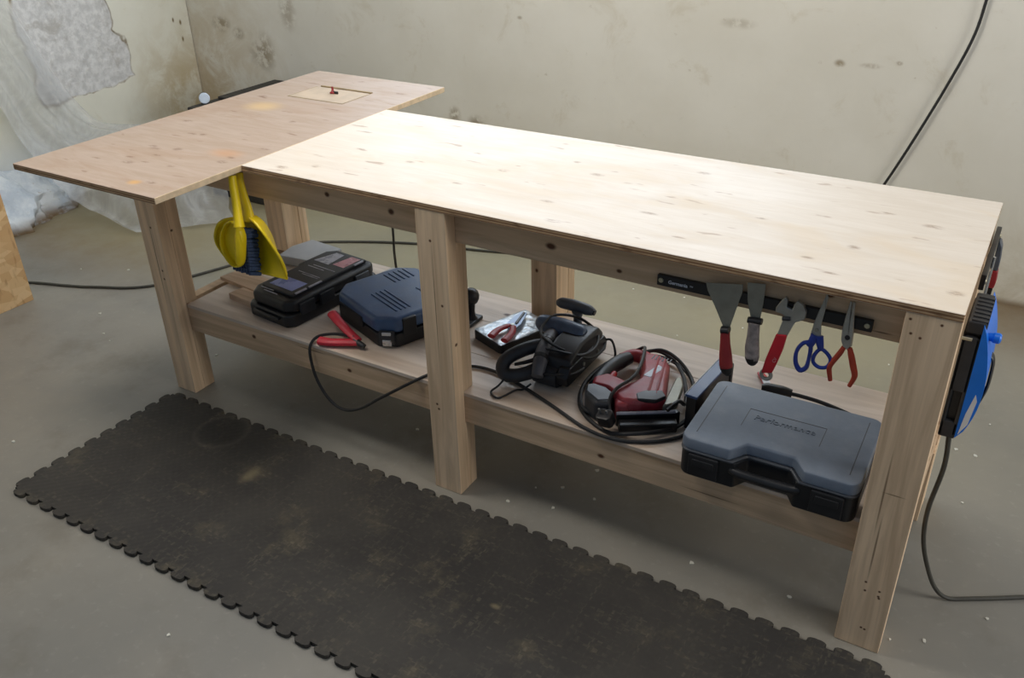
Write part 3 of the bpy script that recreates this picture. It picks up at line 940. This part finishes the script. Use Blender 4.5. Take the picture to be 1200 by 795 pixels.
pg = link('plug', prism(octo(.022, .018, .007), 'z', 0, .036, .005, 2, mat=frame((-.745, .068, S + .028), (-.15, -.3, .9))), 'black_plastic', js)
for (dx, dz) in ((-.010, .0), (.010, .0)):
    link('pin', box(-.003, .003, -.002, .002, .034, .052, .0006, 1, mat=frame((-.745 + dx, .068, S + .028), (-.15, -.3, .9))), 'bright_metal', pg)

# ------------------------------------------------------------------ thin upright box between jigsaw and grey case
fb = thing('slim_box', 'slim black box with pale blue top edge standing against the large grey case', 'box', (-.557, .30, S), math.radians(-4))
link('box_body', box(-.014, .014, -.12, .10, 0, .098, .003), 'black_plastic', fb, local=True)
link('top_strip', box(-.0165, .0165, -.122, .102, .0985, .106, .002), 'box_blue', fb, local=True)['label'] = 'pale blue top strip'
link('edge_strip', box(-.0185, -.0168, -.122, .102, .0985, .1065, .0005, 1), 'white_label', fb, local=True)
link('end_clip', box(-.012, .018, .1005, .118, .02, .09, .005), 'black_plastic', fb, local=True)
link('end_clip', box(-.010, .012, .1, .124, .045, .065, .004), 'dark_plastic', fb, local=True)

# ------------------------------------------------------------------ red cutter and black connector lead behind the grey case
kf = thing('folding_knife', 'small red folding knife lying on the shelf behind the large grey case', 'knife', (-.455, .49, S))
link('handle', lever([(-.487, .535, S + .007), (-.470, .510, S + .008), (-.450, .475, S + .008), (-.44, .445, S + .007)], .010, .012, .6), 'red_grip', kf)
link('blade_plate', box(-.010, .010, -.025, .02, 0, .003, .001, 1, mat=frame((-.452, .478, S + .0135), (0, 0, 1), (.86, .5, 0))), 'white_label', kf)
link('pivot', lathe([(.007, 0), (.007, .004), (0, .005)], 12, Matrix.Translation((-.482, .527, S + .0115))), 'steel', kf)

pl = thing('power_lead', 'black lead with moulded plug lying behind the large grey case', 'cable', (-.35, .44, S))
link('plug', tube([(-.455, .437, S + .020), (-.44, .440, S + .020), (-.40, .446, S + .020), (-.375, .450, S + .019)], [.012, .017, .0165, .012], 12, smooth=4), 'black_plastic', pl)
link('cable', tube([(-.380, .449, S + .019), (-.35, .452, S + .018), (-.30, .458, S + .012), (-.24, .452, S + .006), (-.18, .43, S + .006), (-.13, .40, S + .006), (-.11, .37, S + .006)], .0055, 8, smooth=6), 'cable_rubber', pl)

# ------------------------------------------------------------------ offcuts and a pale pad at the left end of the shelf
OG = 'timber offcuts on the shelf'
o1 = link('timber_offcut', prism([(-2.405 + .06, .235), (-2.10, .205), (-2.085, .29), (-2.325, .325)], 'z', S, S + .014, .0015, 1), 'wood_offcut', None)
tag(o1, 'flat pinkish timber offcut at the left end of the shelf, under the dustpan', 'offcut', OG)
o2 = link('timber_offcut', box(-.065, .065, -.03, .03, 0, .022, .0015, 1, mat=Matrix.Translation((-2.135, .165, S)) @ Matrix.Rotation(-.12, 4, 'Z')), 'wood_offcut', None)
tag(o2, 'short square timber offcut tucked against the narrow black case', 'offcut', OG)
wp = link('foam_pad', prism([(-2.26, .44), (-2.10, .46), (-2.09, .60), (-2.25, .615), (-2.275, .53)], 'z', S, S + .035, .006, 2), 'cardboard_white', None)
tag(wp, 'pale grey pad behind the narrow black case at the shelf rear', 'pad')
wp2 = link('paper_scrap', prism([(-1.87, .55), (-1.77, .555), (-1.765, .608), (-1.86, .605)], 'z', S, S + .008, .002, 1), 'cardboard_white', None)
tag(wp2, 'small white scrap behind the slate blue case', 'scrap')

# ------------------------------------------------------------------ dustpan and brush hanging from the apron
dp = thing('dustpan', 'bright yellow plastic dustpan hanging from the bench rail by its handle', 'dustpan', (-1.88, -.005, .555))


FL = catmull([(-1.888, .016, .742), (-1.925, .018, .71), (-1.948, .018, .66), (-1.956, .012, .60), (-1.957, .0, .560)], 8)
FR = catmull([(-1.862, .016, .744), (-1.836, .018, .728), (-1.812, .018, .690), (-1.790, .012, .630), (-1.757, .0, .573)], 8)
RL = catmull([(-1.896, -.016, .745), (-1.950, -.042, .728), (-1.978, -.048, .672), (-1.972, -.030, .612), (-1.958, -.002, .561)], 8)
RR = catmull([(-1.855, -.012, .747), (-1.820, -.026, .744), (-1.782, -.030, .713), (-1.744, -.022, .642), (-1.754, -.002, .574)], 8)


def along(L, v):
    t = v * (len(L) - 1)
    i = min(int(t), len(L) - 2)
    return L[i].lerp(L[i + 1], t - i)


def pan_floor(u, v):
    p = along(FL, v).lerp(along(FR, v), u)
    return (p.x, p.y + .004 * math.sin(PI * u), p.z)


link('pan_floor', grid(pan_floor, 16, 24, .0025), 'yellow_plastic', dp)
for (A, B, sg) in ((FL, RL, -1), (FR, RR, 1)):
    link('side_wall', grid(lambda u, v: tuple(along(A, v).lerp(along(B, v), u)), 5, 28, .0028 * sg), 'yellow_plastic', dp)
    link('rim', tube([tuple(p) for p in B[::3]], .0045, 8, smooth=3), 'yellow_plastic', dp)
link('neck', tube([(-1.874, -.004, .732), (-1.878, .002, .760), (-1.890, .008, .80), (-1.899, .012, .84), (-1.902, .018, .868)], [.026, .020, .0165, .0150, .013], 14, smooth=5, flat=(.62, 1.0)), 'yellow_plastic', dp)
link('lip', tube([pan_floor(k / 8, 1) for k in range(9)], .0038, 8, smooth=3), 'yellow_plastic', dp)
link('ridge_line', tube([pan_floor(k / 8, .8) for k in range(9)], .0022, 6, smooth=3), 'yellow_plastic', dp)
link('hang_hook', tube([(-1.900, .0445, .872), (-1.902, .034, .873), (-1.902, .022, .868), (-1.902, .016, .874)], .0025, 8, smooth=5), 'steel', dp)

hb = thing('hand_brush', 'yellow hand brush with navy bristles clipped inside the hanging dustpan', 'brush', (-1.90, -.06, .60))
outline = [(-1.858, .752), (-1.892, .744), (-1.922, .706), (-1.932, .668), (-1.924, .636), (-1.906, .615), (-1.884, .612), (-1.864, .626), (-1.850, .668), (-1.840, .715)]
oval = catmull([(x, -.062, z) for (x, z) in outline], 4, True)
link('brush_back', tube([tuple(p) for p in oval], .0048, 10, closed=True, smooth=0, flat=(1.0, 2.3)), 'yellow_plastic', hb)
link('brush_plate', prism([(p.x, p.z) for p in oval], 'y', -.056, -.050), 'yellow_plastic', hb)
link('ridge', tube([(-1.848, -.064, .745), (-1.853, -.066, .70), (-1.860, -.066, .66), (-1.872, -.064, .624)], [.010, .0150, .0160, .012], 10, smooth=4, flat=(1.0, .9)), 'yellow_plastic', hb)
link('brush_handle', tube([(-1.849, -.062, .738), (-1.858, -.052, .765), (-1.874, -.036, .80), (-1.892, -.020, .84), (-1.901, -.010, .866)], [.0165, .0135, .0125, .0125, .011], 12, smooth=4), 'yellow_plastic', hb)
bm = bmesh.new()
random.seed(3)
for i in range(15):
    for j in range(7):
        z0 = .722 - i * .0095 + random.uniform(-.002, .002)
        x0 = -1.908 + j * .0105 - .0008 * i
        tube([(x0, -.050, z0), (x0 + random.uniform(-.003, .003) + .004, -.012 + random.uniform(-.004, .004), z0 - .012 + random.uniform(-.006, .004))], [.0052, .0060], 6, smooth=0, into=bm)
link('bristles', bm, 'navy_bristle', hb)

# ------------------------------------------------------------------ magnetic strip and hanging tools
mb = thing('magnetic_strip', 'black magnetic tool strip screwed along the front bench rail', 'tool rack', (-.39, .040, .802))
mstrip = link('bar', box(-.622, -.158, .0335, .045, .803, .829, .002), 'black_plastic', mb)
link('lettering', text_bm('Germania', .0115, .0004, frame((-.572, .0330, .816), (0, -1, 0), (1, 0, 0)), .0002), 'white_lettering', mstrip, smooth=False)
link('lettering', text_bm('TM', .0055, .0003, frame((-.5405, .0330, .8165), (0, -1, 0), (1, 0, 0))), 'white_lettering', mstrip, smooth=False)
for x in (-.612, -.168):
    link('screw', lathe([(.006, 0), (.0055, .0022), (0, .003)], 12, frame((x, .0335, .817), (0, -1, 0))), 'zinc_screw', mb)

TY = .0322  # plane the hung tools lie against


def blade(pts, y0, y1, bev=.0005):
    return prism(pts, 'y', y0, y1, bev, 1)


# wide scraper
sc = thing('paint_scraper', 'wide steel paint scraper with red handle on the magnetic strip', 'scraper', (-.44, TY, .625))
link('blade', blade([(-.508, .836), (-.427, .850), (-.426, .832), (-.436, .785), (-.4445, .742), (-.460, .740), (-.478, .775), (-.502, .818)], TY - .0015, TY), 'dull_steel', sc)
link('collar', tube([(-.461, TY - .006, .734), (-.4525, TY - .006, .7355), (-.4435, TY - .006, .737)], .0105, 12, smooth=0, flat=(.75, 1.0)), 'black_plastic', sc)
link('handle', tube([(-.4515, TY - .008, .732), (-.449, TY - .008, .705), (-.445, TY - .008, .675), (-.441, TY - .009, .650), (-.437, TY - .009, .634)], [.0105, .0115, .0145, .0155, .0105], 14, smooth=5, flat=(.75, 1)), 'dark_red', sc)
link('end_cap', tube([(-.4405, TY - .009, .645), (-.437, TY - .009, .633), (-.435, TY - .009, .626)], [.0150, .0118, .006], 14, smooth=4, flat=(.76, 1.02)), 'black_plastic', sc)

# narrow scraper
sc = thing('paint_scraper', 'narrow steel scraper with grey handle hanging between red scraper and wrench', 'scraper', (-.39, TY, .66))
link('blade', blade([(-.418, .857), (-.379, .862), (-.379, .815), (-.3815, .780), (-.402, .777), (-.413, .815)], TY - .0015, TY), 'dull_steel', sc)
link('collar', tube([(-.4055, TY - .006, .773), (-.391, TY - .006, .7745), (-.3755, TY - .006, .776)], .0085, 12, smooth=0, flat=(.8, 1.0)), 'black_plastic', sc)
link('handle', tube([(-.391, TY - .008, .771), (-.390, TY - .008, .74), (-.389, TY - .008, .71), (-.386, TY - .009, .688), (-.384, TY - .009, .675)], [.0125, .0130, .0158, .0155, .0115], 14, smooth=5, flat=(.75, 1)), 'grey_handle', sc)
link('end_cap', tube([(-.3865, TY - .009, .686), (-.384, TY - .009, .674), (-.382, TY - .009, .668)], [.0152, .0118, .006], 14, smooth=4, flat=(.76, 1.02)), 'black_plastic', sc)

# adjustable wrench
wr_ = thing('adjustable_wrench', 'adjustable wrench with red grip hanging from the magnetic strip', 'wrench', (-.335, TY, .645))
W0, W1 = TY - .010, TY
link('head', prism([(-.350, .818), (-.343, .832), (-.333, .846), (-.3275, .840), (-.3285, .824), (-.316, .8205), (-.314, .833), (-.308, .844), (-.296, .838), (-.287, .822), (-.288, .806), (-.300, .797), (-.320, .788), (-.329, .800), (-.334, .806), (-.350, .808)], 'y', W0, W1, .0015, 1), 'steel', wr_)
link('worm_screw', tube([(-.333, W0 - .001, .797), (-.317, W0 - .001, .800)], .0045, 12, smooth=0), 'dark_plastic', wr_)
link('neck', prism([(-.331, .802), (-.305, .798), (-.313, .775), (-.3205, .752), (-.341, .750), (-.336, .775)], 'y', W0 + .0015, W1 - .001, .0015, 1), 'steel', wr_)
link('grip', prism([(-.342, .756), (-.319, .760), (-.324, .72), (-.332, .685), (-.339, .660), (-.362, .654), (-.357, .69), (-.349, .725)], 'y', W0 - .002, W1 + .0008, .003, 2), 'red_grip', wr_)
link('end_ring', tube([(-.352 + .0105 * math.cos(k * PI / 5), TY - .005, .650 + .0105 * math.sin(k * PI / 5)) for k in range(10)], .0045, 8, closed=True, smooth=3), 'steel', wr_)
link('grip_lettering', text_bm('CV', .010, .0003, frame((-.3365, W0 - .0022, .695), (0, -1, 0), (.3, 0, .95))), 'pink_label', wr_, smooth=False)

# scissors
ss = thing('scissors', 'blue handled scissors hanging on the magnetic strip', 'scissors', (-.26, TY, .68))
link('blade', blade([(-.2545, .870), (-.250, .862), (-.252, .835), (-.257, .80), (-.258, .768), (-.274, .766), (-.270, .80), (-.263, .835)], TY - .0022, TY), 'steel', ss)
link('blade', blade([(-.2565, .862), (-.252, .835), (-.255, .80), (-.251, .768), (-.266, .766), (-.270, .795), (-.262, .835)], TY - .0045, TY - .0023), 'steel', ss)
link('pivot_screw', lathe([(.0045, 0), (.004, .0018), (0, .002)], 12, frame((-.262, TY - .0045, .785), (0, -1, 0))), 'dull_steel', ss)
bm = tube([(-.264, TY - .003, .772), (-.268, TY - .004, .755), (-.272, TY - .004, .744)], [.0085, .0085, .007], 10, smooth=4, flat=(.7, 1))
tube([(-.272, TY - .004, .752), (-.286, TY - .004, .746), (-.2955, TY - .004, .724), (-.294, TY - .004, .698), (-.283, TY - .004, .682), (-.271, TY - .004, .692), (-.2685, TY - .004, .715), (-.268, TY - .004, .738)], [.0055, .0045, .0042, .0052, .006, .005, .004, .0048], 8, closed=True, smooth=4, into=bm)
link('handle', bm, 'scissor_blue', ss)
bm = tube([(-.255, TY - .003, .772), (-.251, TY - .004, .755), (-.247, TY - .004, .741)], [.0085, .008, .006], 10, smooth=4, flat=(.7, 1))
tube([(-.248, TY - .004, .743), (-.234, TY - .004, .737), (-.2245, TY - .004, .722), (-.230, TY - .004, .705), (-.2455, TY - .004, .700), (-.2585, TY - .004, .709), (-.2585, TY - .004, .726)], .0042, 8, closed=True, smooth=4, into=bm)
link('handle', bm, 'scissor_blue', ss)

# long nose pliers
lp = thing('long_nose_pliers', 'long nose pliers with orange red handles at the right of the magnetic strip', 'pliers', (-.195, TY, .675))
link('jaw', prism([(-.2075, .866), (-.203, .866), (-.2012, .83), (-.199, .795), (-.188, .768), (-.202, .757), (-.211, .775), (-.213, .80), (-.2105, .835)], 'y', TY - .007, TY, .0015, 1), 'steel', lp)
link('jaw', prism([(-.2018, .866), (-.197, .866), (-.1945, .835), (-.190, .80), (-.189, .775), (-.195, .757), (-.207, .764), (-.1995, .795)], 'y', TY - .0085, TY - .0005, .0015, 1), 'steel', lp)
link('pivot_screw', lathe([(.0055, 0), (.005, .0016), (0, .002)], 12, frame((-.1995, TY - .0085, .786), (0, -1, 0))), 'black_plastic', lp)
link('handle', tube([(-.203, TY - .005, .762), (-.209, TY - .005, .745), (-.2195, TY - .005, .722), (-.2245, TY - .005, .706), (-.2215, TY - .005, .690), (-.218, TY - .005, .676)], [.005, .006, .0058, .0056, .005, .0045], 10, smooth=4), 'pliers_red', lp)
link('handle', tube([(-.192, TY - .005, .762), (-.186, TY - .005, .745), (-.1785, TY - .005, .722), (-.1725, TY - .005, .703), (-.174, TY - .005, .690), (-.179, TY - .005, .674)], [.005, .0065, .0068, .0062, .0052, .0045], 10, smooth=4), 'pliers_red', lp)

# ------------------------------------------------------------------ right end of the bench: strip, tools and the blue machine
mb2 = thing('magnetic_strip', 'black magnetic tool strip on the right end of the bench', 'tool rack', (.008, .40, .80))
link('bar', box(.0008, .0115, .34, .655, .805, .842, .002), 'black_plastic', mb2)
for y in (.352, .643):
    link('screw', lathe([(.006, 0), (.0055, .0022), (0, .003)], 12, frame((.0115, y, .822), (1, 0, 0))), 'zinc_screw', mb2)
uk = thing('utility_knife', 'grey and red utility knife hanging on the bench end', 'knife', (.02, .60, .67))
link('body', prism([(.018, .83), (.0235, .815), (.027, .78), (.027, .755), (.0125, .755), (.0125, .83)], 'y', .585, .612, .002, 1), 'grey_plastic', uk)
link('grip', prism([(.0125, .7545), (.028, .7545), (.030, .725), (.028, .708), (.0125, .708)], 'y', .583, .614, .004, 2), 'dark_red', uk)
link('tail', prism([(.013, .7075), (.027, .7075), (.026, .690), (.022, .672), (.013, .674)], 'y', .585, .612, .003, 2), 'black_plastic', uk)
cz_ = thing('cold_chisel', 'thin steel chisel with black handle hanging nearest the blue machine', 'chisel', (.016, .47, .66))
link('shank', tube([(.0150, .47, .835), (.0150, .47, .78), (.015, .47, .735)], .0032, 8, smooth=0), 'bright_metal', cz_)
link('handle', tube([(.0175, .47, .742), (.0175, .47, .72), (.0175, .47, .69), (.0175, .47, .665)], [.005, .0075, .0078, .005], 12, smooth=4), 'black_plastic', cz_)

bd = thing('power_tool', 'blue and black electric machine hung on the right end of the bench', 'power tool', (.035, .2, .56))
D0, D1 = .115, .300
body = link('housing', prism([(.0012, .575), (.012, .556), (.034, .556), (.039, .58), (.036, .68), (.032, .76), (.034, .808), (.0012, .808)], 'y', D0 + .012, D1, .005, 2), 'black_plastic', bd)
fr = bmesh.new()
for (x0, x1, z0, z1) in ((.002, .010, .56, .80), (.026, .0345, .565, .80), (.002, .0345, .558, .598), (.002, .0345, .672, .80)):
    box(x0, x1, D0, D0 + .014, z0, z1, .003, into=fr)
link('front_frame', fr, 'dark_plastic', bd)
gr = bmesh.new()
box(.004, .039, D0 + .005, D1 - .03, .806, .832, .004, into=gr)
for k in range(7):
    box(.010, .0405, D0 + .012 + k * .019, D0 + .020 + k * .019, .809, .8345, .001, 1, into=gr)
link('vent_cap', gr, 'dark_plastic', bd)
sh = []
for k in range(15):
    t = k / 14
    sh.append((.035 + .029 * math.sin(PI * t ** .85) ** .8 * (1 if t > 0 else 0), .562 + .268 * t))
link('cover', prism([(.034, .562)] + sh + [(.034, .83)], 'y', D0, D1 - .01, .004, 2), 'device_blue', bd)['label'] = 'bulging blue cover'
link('knob', lathe([(.008, 0), (.009, .008), (.011, .010), (.011, .020), (.008, .023), (0, .024)], 14, frame((.046, D0 + .03, .796), (1, 0, 0))), 'device_blue', bd)
link('sticker', prism([(.0385, .572), (.052, .602), (.0575, .660), (.052, .676), (.043, .625)], 'y', D0 - .0012, D0 - .0002), 'white_label', bd)['label'] = 'white sticker'
link('strap', tube([(.056, .21, .73), (.066, .21, .715), (.069, .21, .68), (.068, .21, .64), (.059, .21, .60), (.050, .21, .59)], .007, 8, smooth=4, flat=(.5, 1.6)), 'black_plastic', bd)
link('hanging_screw', tube([(.0008, .09, .808), (.020, .09, .808)], .0035, 8, smooth=0), 'zinc_screw', bd)
link('power_cord', tube([(.022, .15, .565), (.0240, .15, .54), (.030, .155, .455), (.021, .175, .315), (.030, .195, .205), (.058, .222, .100), (.085, .245, .035), (.115, .262, .008), (.16, .288, .006), (.22, .325, .006), (.29, .37, .006), (.42, .45, .006), (.65, .52, .006), (.95, .50, .006)], .0055, 8, smooth=8), 'floor_cable', bd)

# ------------------------------------------------------------------ cables
wc = link('wall_cable', tube([(-.245, 2.076, 1.75), (-.240, 2.076, 1.35), (-.247, 2.079, 1.146), (-.263, 2.079, 1.012), (-.315, 2.079, .837), (-.394, 2.079, .612), (-.467, 2.079, .424), (-.54, 2.076, .25), (-.62, 2.06, .08), (-.72, 2.02, .007), (-.95, 1.95, .006)], .0055, 8, smooth=8), 'cable_rubber', None)
tag(wc, 'thin black cable running down the cream back wall', 'cable')
fc = link('floor_cable', tube([(-4.1, .02, .006), (-3.85, .18, .006), (-3.648, .276, .006), (-3.50, .325, .006), (-3.371, .378, .006), (-3.16, .503, .006), (-3.02, .80, .006), (-2.95, 1.05, .006), (-2.884, 1.186, .006), (-2.72, 1.30, .006), (-2.407, 1.443, .006), (-2.0, 1.55, .006), (-1.4, 1.78, .006), (-.95, 1.95, .0062)], .0062, 8, smooth=8), 'floor_cable', None)
tag(fc, 'dark cable lying along the floor behind the workbench', 'cable')
vc = link('hanging_cable', tube([(-1.86, .625, .80), (-1.862, .628, .70), (-1.864, .630, .56), (-1.866, .632, .46), (-1.868, .632, .36), (-1.86, .64, .2), (-1.84, .68, .05), (-1.82, .74, .006), (-1.70, .95, .006)], .0045, 8, smooth=6), 'floor_cable', None)
tag(vc, 'dark cable hanging down behind the slate blue case', 'cable')

# ------------------------------------------------------------------ plastic dust sheet
rows = [((-4.47, .45, 1.75), (-4.47, .78, 1.75)), ((-4.47, .66, 1.10), (-4.47, .995, 1.05)), ((-4.46, .76, .70), (-4.46, 1.12, .70)), ((-4.38, .82, .34), (-4.40, 1.25, .40)),
        ((-4.20, .83, .17), (-4.12, 1.38, .36)), ((-3.97, .83, .085), (-3.76, 1.37, .29)), ((-3.72, .87, .012), (-3.40, 1.21, .012))]
LA = catmull([r[0] for r in rows], 10)
RA = catmull([r[1] for r in rows], 10)


def drape(u, v):
    t = v * (len(LA) - 1)
    i = min(int(t), len(LA) - 2)
    f = t - i
    l = LA[i].lerp(LA[i + 1], f)
    r = RA[i].lerp(RA[i + 1], f)
    p = l.lerp(r, u)
    fold = .018 * math.sin(u * 17 + 3 * v) + .014 * math.sin(u * 31 - 5 * v)
    nz = mnoise.noise(Vector((p.x * 4, p.y * 6, p.z * 4))) * .05 * v + mnoise.noise(Vector((p.x * 14, p.y * 14, p.z * 11))) * .014 * v + abs(mnoise.noise(Vector((p.x * 5 + 3, p.y * 8, p.z * 5)))) * .02
    bulge = .10 * math.sin(PI * u) * v * v * math.sin(PI * min(1, v * 1.02))
    amp = min(1, v * 1.3) * (1 if v < .97 else .4)
    out = p + Vector((1, 0, .35)) * ((fold + nz) * amp + .02) + Vector((.4, 0, 1)) * bulge
    out.x = max(out.x, -4.492)
    out.z = max(out.z, .004)
    return out


ps = link('plastic_sheet', grid(drape, 60, 110), 'plastic_film', None)
for poly in ps.data.polygons:
    poly.use_smooth = True
tag(ps, 'crumpled translucent plastic sheet hanging on the left wall and spilling onto floor', 'plastic sheet')

def heap(u, v):
    y = .30 + .78 * u
    prof = .55 + .45 * math.sin(PI * min(1, u * .95 + .18))
    n = mnoise.noise(Vector((y * 9, v * 3, 2))) + .6 * mnoise.noise(Vector((y * 21, v * 7, 5)))
    h = .30 * prof * (1 + .25 * mnoise.noise(Vector((y * 6, 0, 9))))
    return (-4.494 + (1 - v) ** .7 * (.26 * prof + .06 * n) * (1 if v < 1 else 0), y + .02 * n, max(0.001, h * v + .018 * n * v * (1 - v) * 3))


pr = link('plaster_heap', grid(heap, 50, 20), 'plaster_rubble', None)
tag(pr, 'heap of pale bluish plaster lumps at the foot of the left wall', 'rubble', kind='stuff')

# ------------------------------------------------------------------ OSB board standing at the far left
ob_ = link('osb_board', box(-3.522, -3.503, -.75, .178, 0, .62, .001, 1), 'osb', None)
tag(ob_, 'upright board of flaked wood standing on the floor at far left', 'board')

# ------------------------------------------------------------------ dark trunk and white-ended tube in the far corner
ct = thing('storage_trunk', 'dark storage trunk in the far corner behind the left plywood panel', 'trunk', (-3.55, 1.8, 0))
link('trunk_body', box(-3.83, -3.32, 1.48, 2.06, 0, .43, .012), 'bin_black', ct)
link('trunk_lid', box(-3.85, -3.31, 1.44, 2.07, .4305, .489, .008, 2), 'bin_black', ct)
link('lid_ridge', box(-3.825, -3.34, 1.63, 2.065, .4895, .505, .007, 3), 'bin_black', ct)
tb = thing('tube', 'dark tube with a round white end cap lying on the corner trunk', 'tube', (-3.82, 1.53, .4895))
dv = Vector((.78, -.62, .05)).normalized()
cpos = Vector((-3.815, 1.535, .5185))
link('tube_body', tube([cpos - dv * .001, cpos - dv * .045], .024, 18, smooth=0), 'bin_black', tb)
link('end_cap', lathe([(.028, 0), (.028, .012), (.024, .016), (0, .016)], 20, frame(cpos, dv)), 'cap_white', tb)['label'] = 'round white end cap'

# ------------------------------------------------------------------ paint chips on the floor
bm = bmesh.new()
random.seed(11)
chips = [(-1.001, .138), (-.93, .178), (-1.041, .043), (-.912, .082), (-3.395, .577), (-3.136, .232), (.016, .06), (.087, .095), (.207, .244), (-.487, .069), (-.229, .077), (-.878, .302), (-.785, 1.387), (-1.017, 1.157), (.117, 1.142), (.095, .681), (-2.9, .1), (-1.3, 1.5), (-.4, 1.6), (-2.6, -.5), (-1.5, -.8)]
for (x, y) in chips + [(random.uniform(-3.6, .4), random.uniform(.1, 1.9)) for _ in range(30)]:
    r = random.uniform(.003, .0065)
    pts = [(x + r * random.uniform(.6, 1.5) * math.cos(a), y + r * random.uniform(.6, 1.4) * math.sin(a)) for a in (0, 1.1, 2.3, 3.4, 4.5, 5.5)]
    prism(pts, 'z', .0003, .003, into=bm)
pc = link('paint_chips', bm, 'paint_chip', None, smooth=False)
tag(pc, 'small pale plaster crumbs scattered over the concrete floor', 'debris', kind='stuff')

# ------------------------------------------------------------------ light
w = bpy.data.worlds.new('World')
scene.world = w
w.use_nodes = True
bg = w.node_tree.nodes['Background']
bg.inputs[0].default_value = (.58, .75, 1.0, 1)
bg.inputs[1].default_value = .19


def area(name, loc, target, size, energy, color, size_y=None):
    l = bpy.data.lights.new(name, 'AREA')
    l.energy = energy
    l.color = color
    l.shape = 'RECTANGLE' if size_y else 'DISK'
    l.size = size
    if size_y:
        l.size_y = size_y
    o = bpy.data.objects.new(name, l)
    COL.objects.link(o)
    o.location = loc
    o.rotation_euler = (Vector(target) - Vector(loc)).to_track_quat('-Z', 'Y').to_euler()
    return o




def bulb(name, loc, radius, energy, color):
    l = bpy.data.lights.new(name, 'POINT')
    l.energy = energy
    l.color = color
    l.shadow_soft_size = radius
    o = bpy.data.objects.new(name, l)
    COL.objects.link(o)
    o.location = loc


bulb('overhead_light', (-2.1, -.32, 2.5), .28, 80, (1.0, .94, .86))
bulb('overhead_light', (.55, -.24, 2.5), .30, 50, (1.0, .94, .86))
bulb('overhead_light', (-1.4, .85, 2.6), .30, 46, (1.0, .96, .90))  # added fill above the bench to brighten the back wall, not a known lamp
area('window_light', (3.7, .3, 1.7), (-1.2, .9, .6), 1.5, 64, (1.0, .98, .95), 1.3)
# daylight through the window in the back wall, just above the picture
area('window_light', (-1.95, 2.07, 1.62), (-1.95, 0, 1.2), 2.5, 40, (.74, .86, 1.0), .8)

# ------------------------------------------------------------------ camera
cp = (0.047, -1.675, 1.686)
yaw, pit, rol, fpx = -.5530, -.5120, -.0230, 1044.6
F = Vector((math.cos(pit) * math.sin(yaw), math.cos(pit) * math.cos(yaw), math.sin(pit)))
R = Vector((math.cos(yaw), -math.sin(yaw), 0))
Uv = R.cross(F)
R2 = math.cos(rol) * R + math.sin(rol) * Uv
U2 = -math.sin(rol) * R + math.cos(rol) * Uv
cam = bpy.data.cameras.new('camera')
co = bpy.data.objects.new('camera', cam)
COL.objects.link(co)
B = -F
co.matrix_world = Matrix(((R2.x, U2.x, B.x, cp[0]), (R2.y, U2.y, B.y, cp[1]), (R2.z, U2.z, B.z, cp[2]), (0, 0, 0, 1)))
cam.sensor_fit = 'HORIZONTAL'
cam.sensor_width = 36
cam.lens = fpx / 1200 * 36
cam.clip_start = .02
scene.camera = co
vs = scene.view_settings
vs.view_transform = 'Standard'
vs.look = 'None'
vs.gamma = 1
vs.use_curve_mapping = False
vs.exposure = 0.0
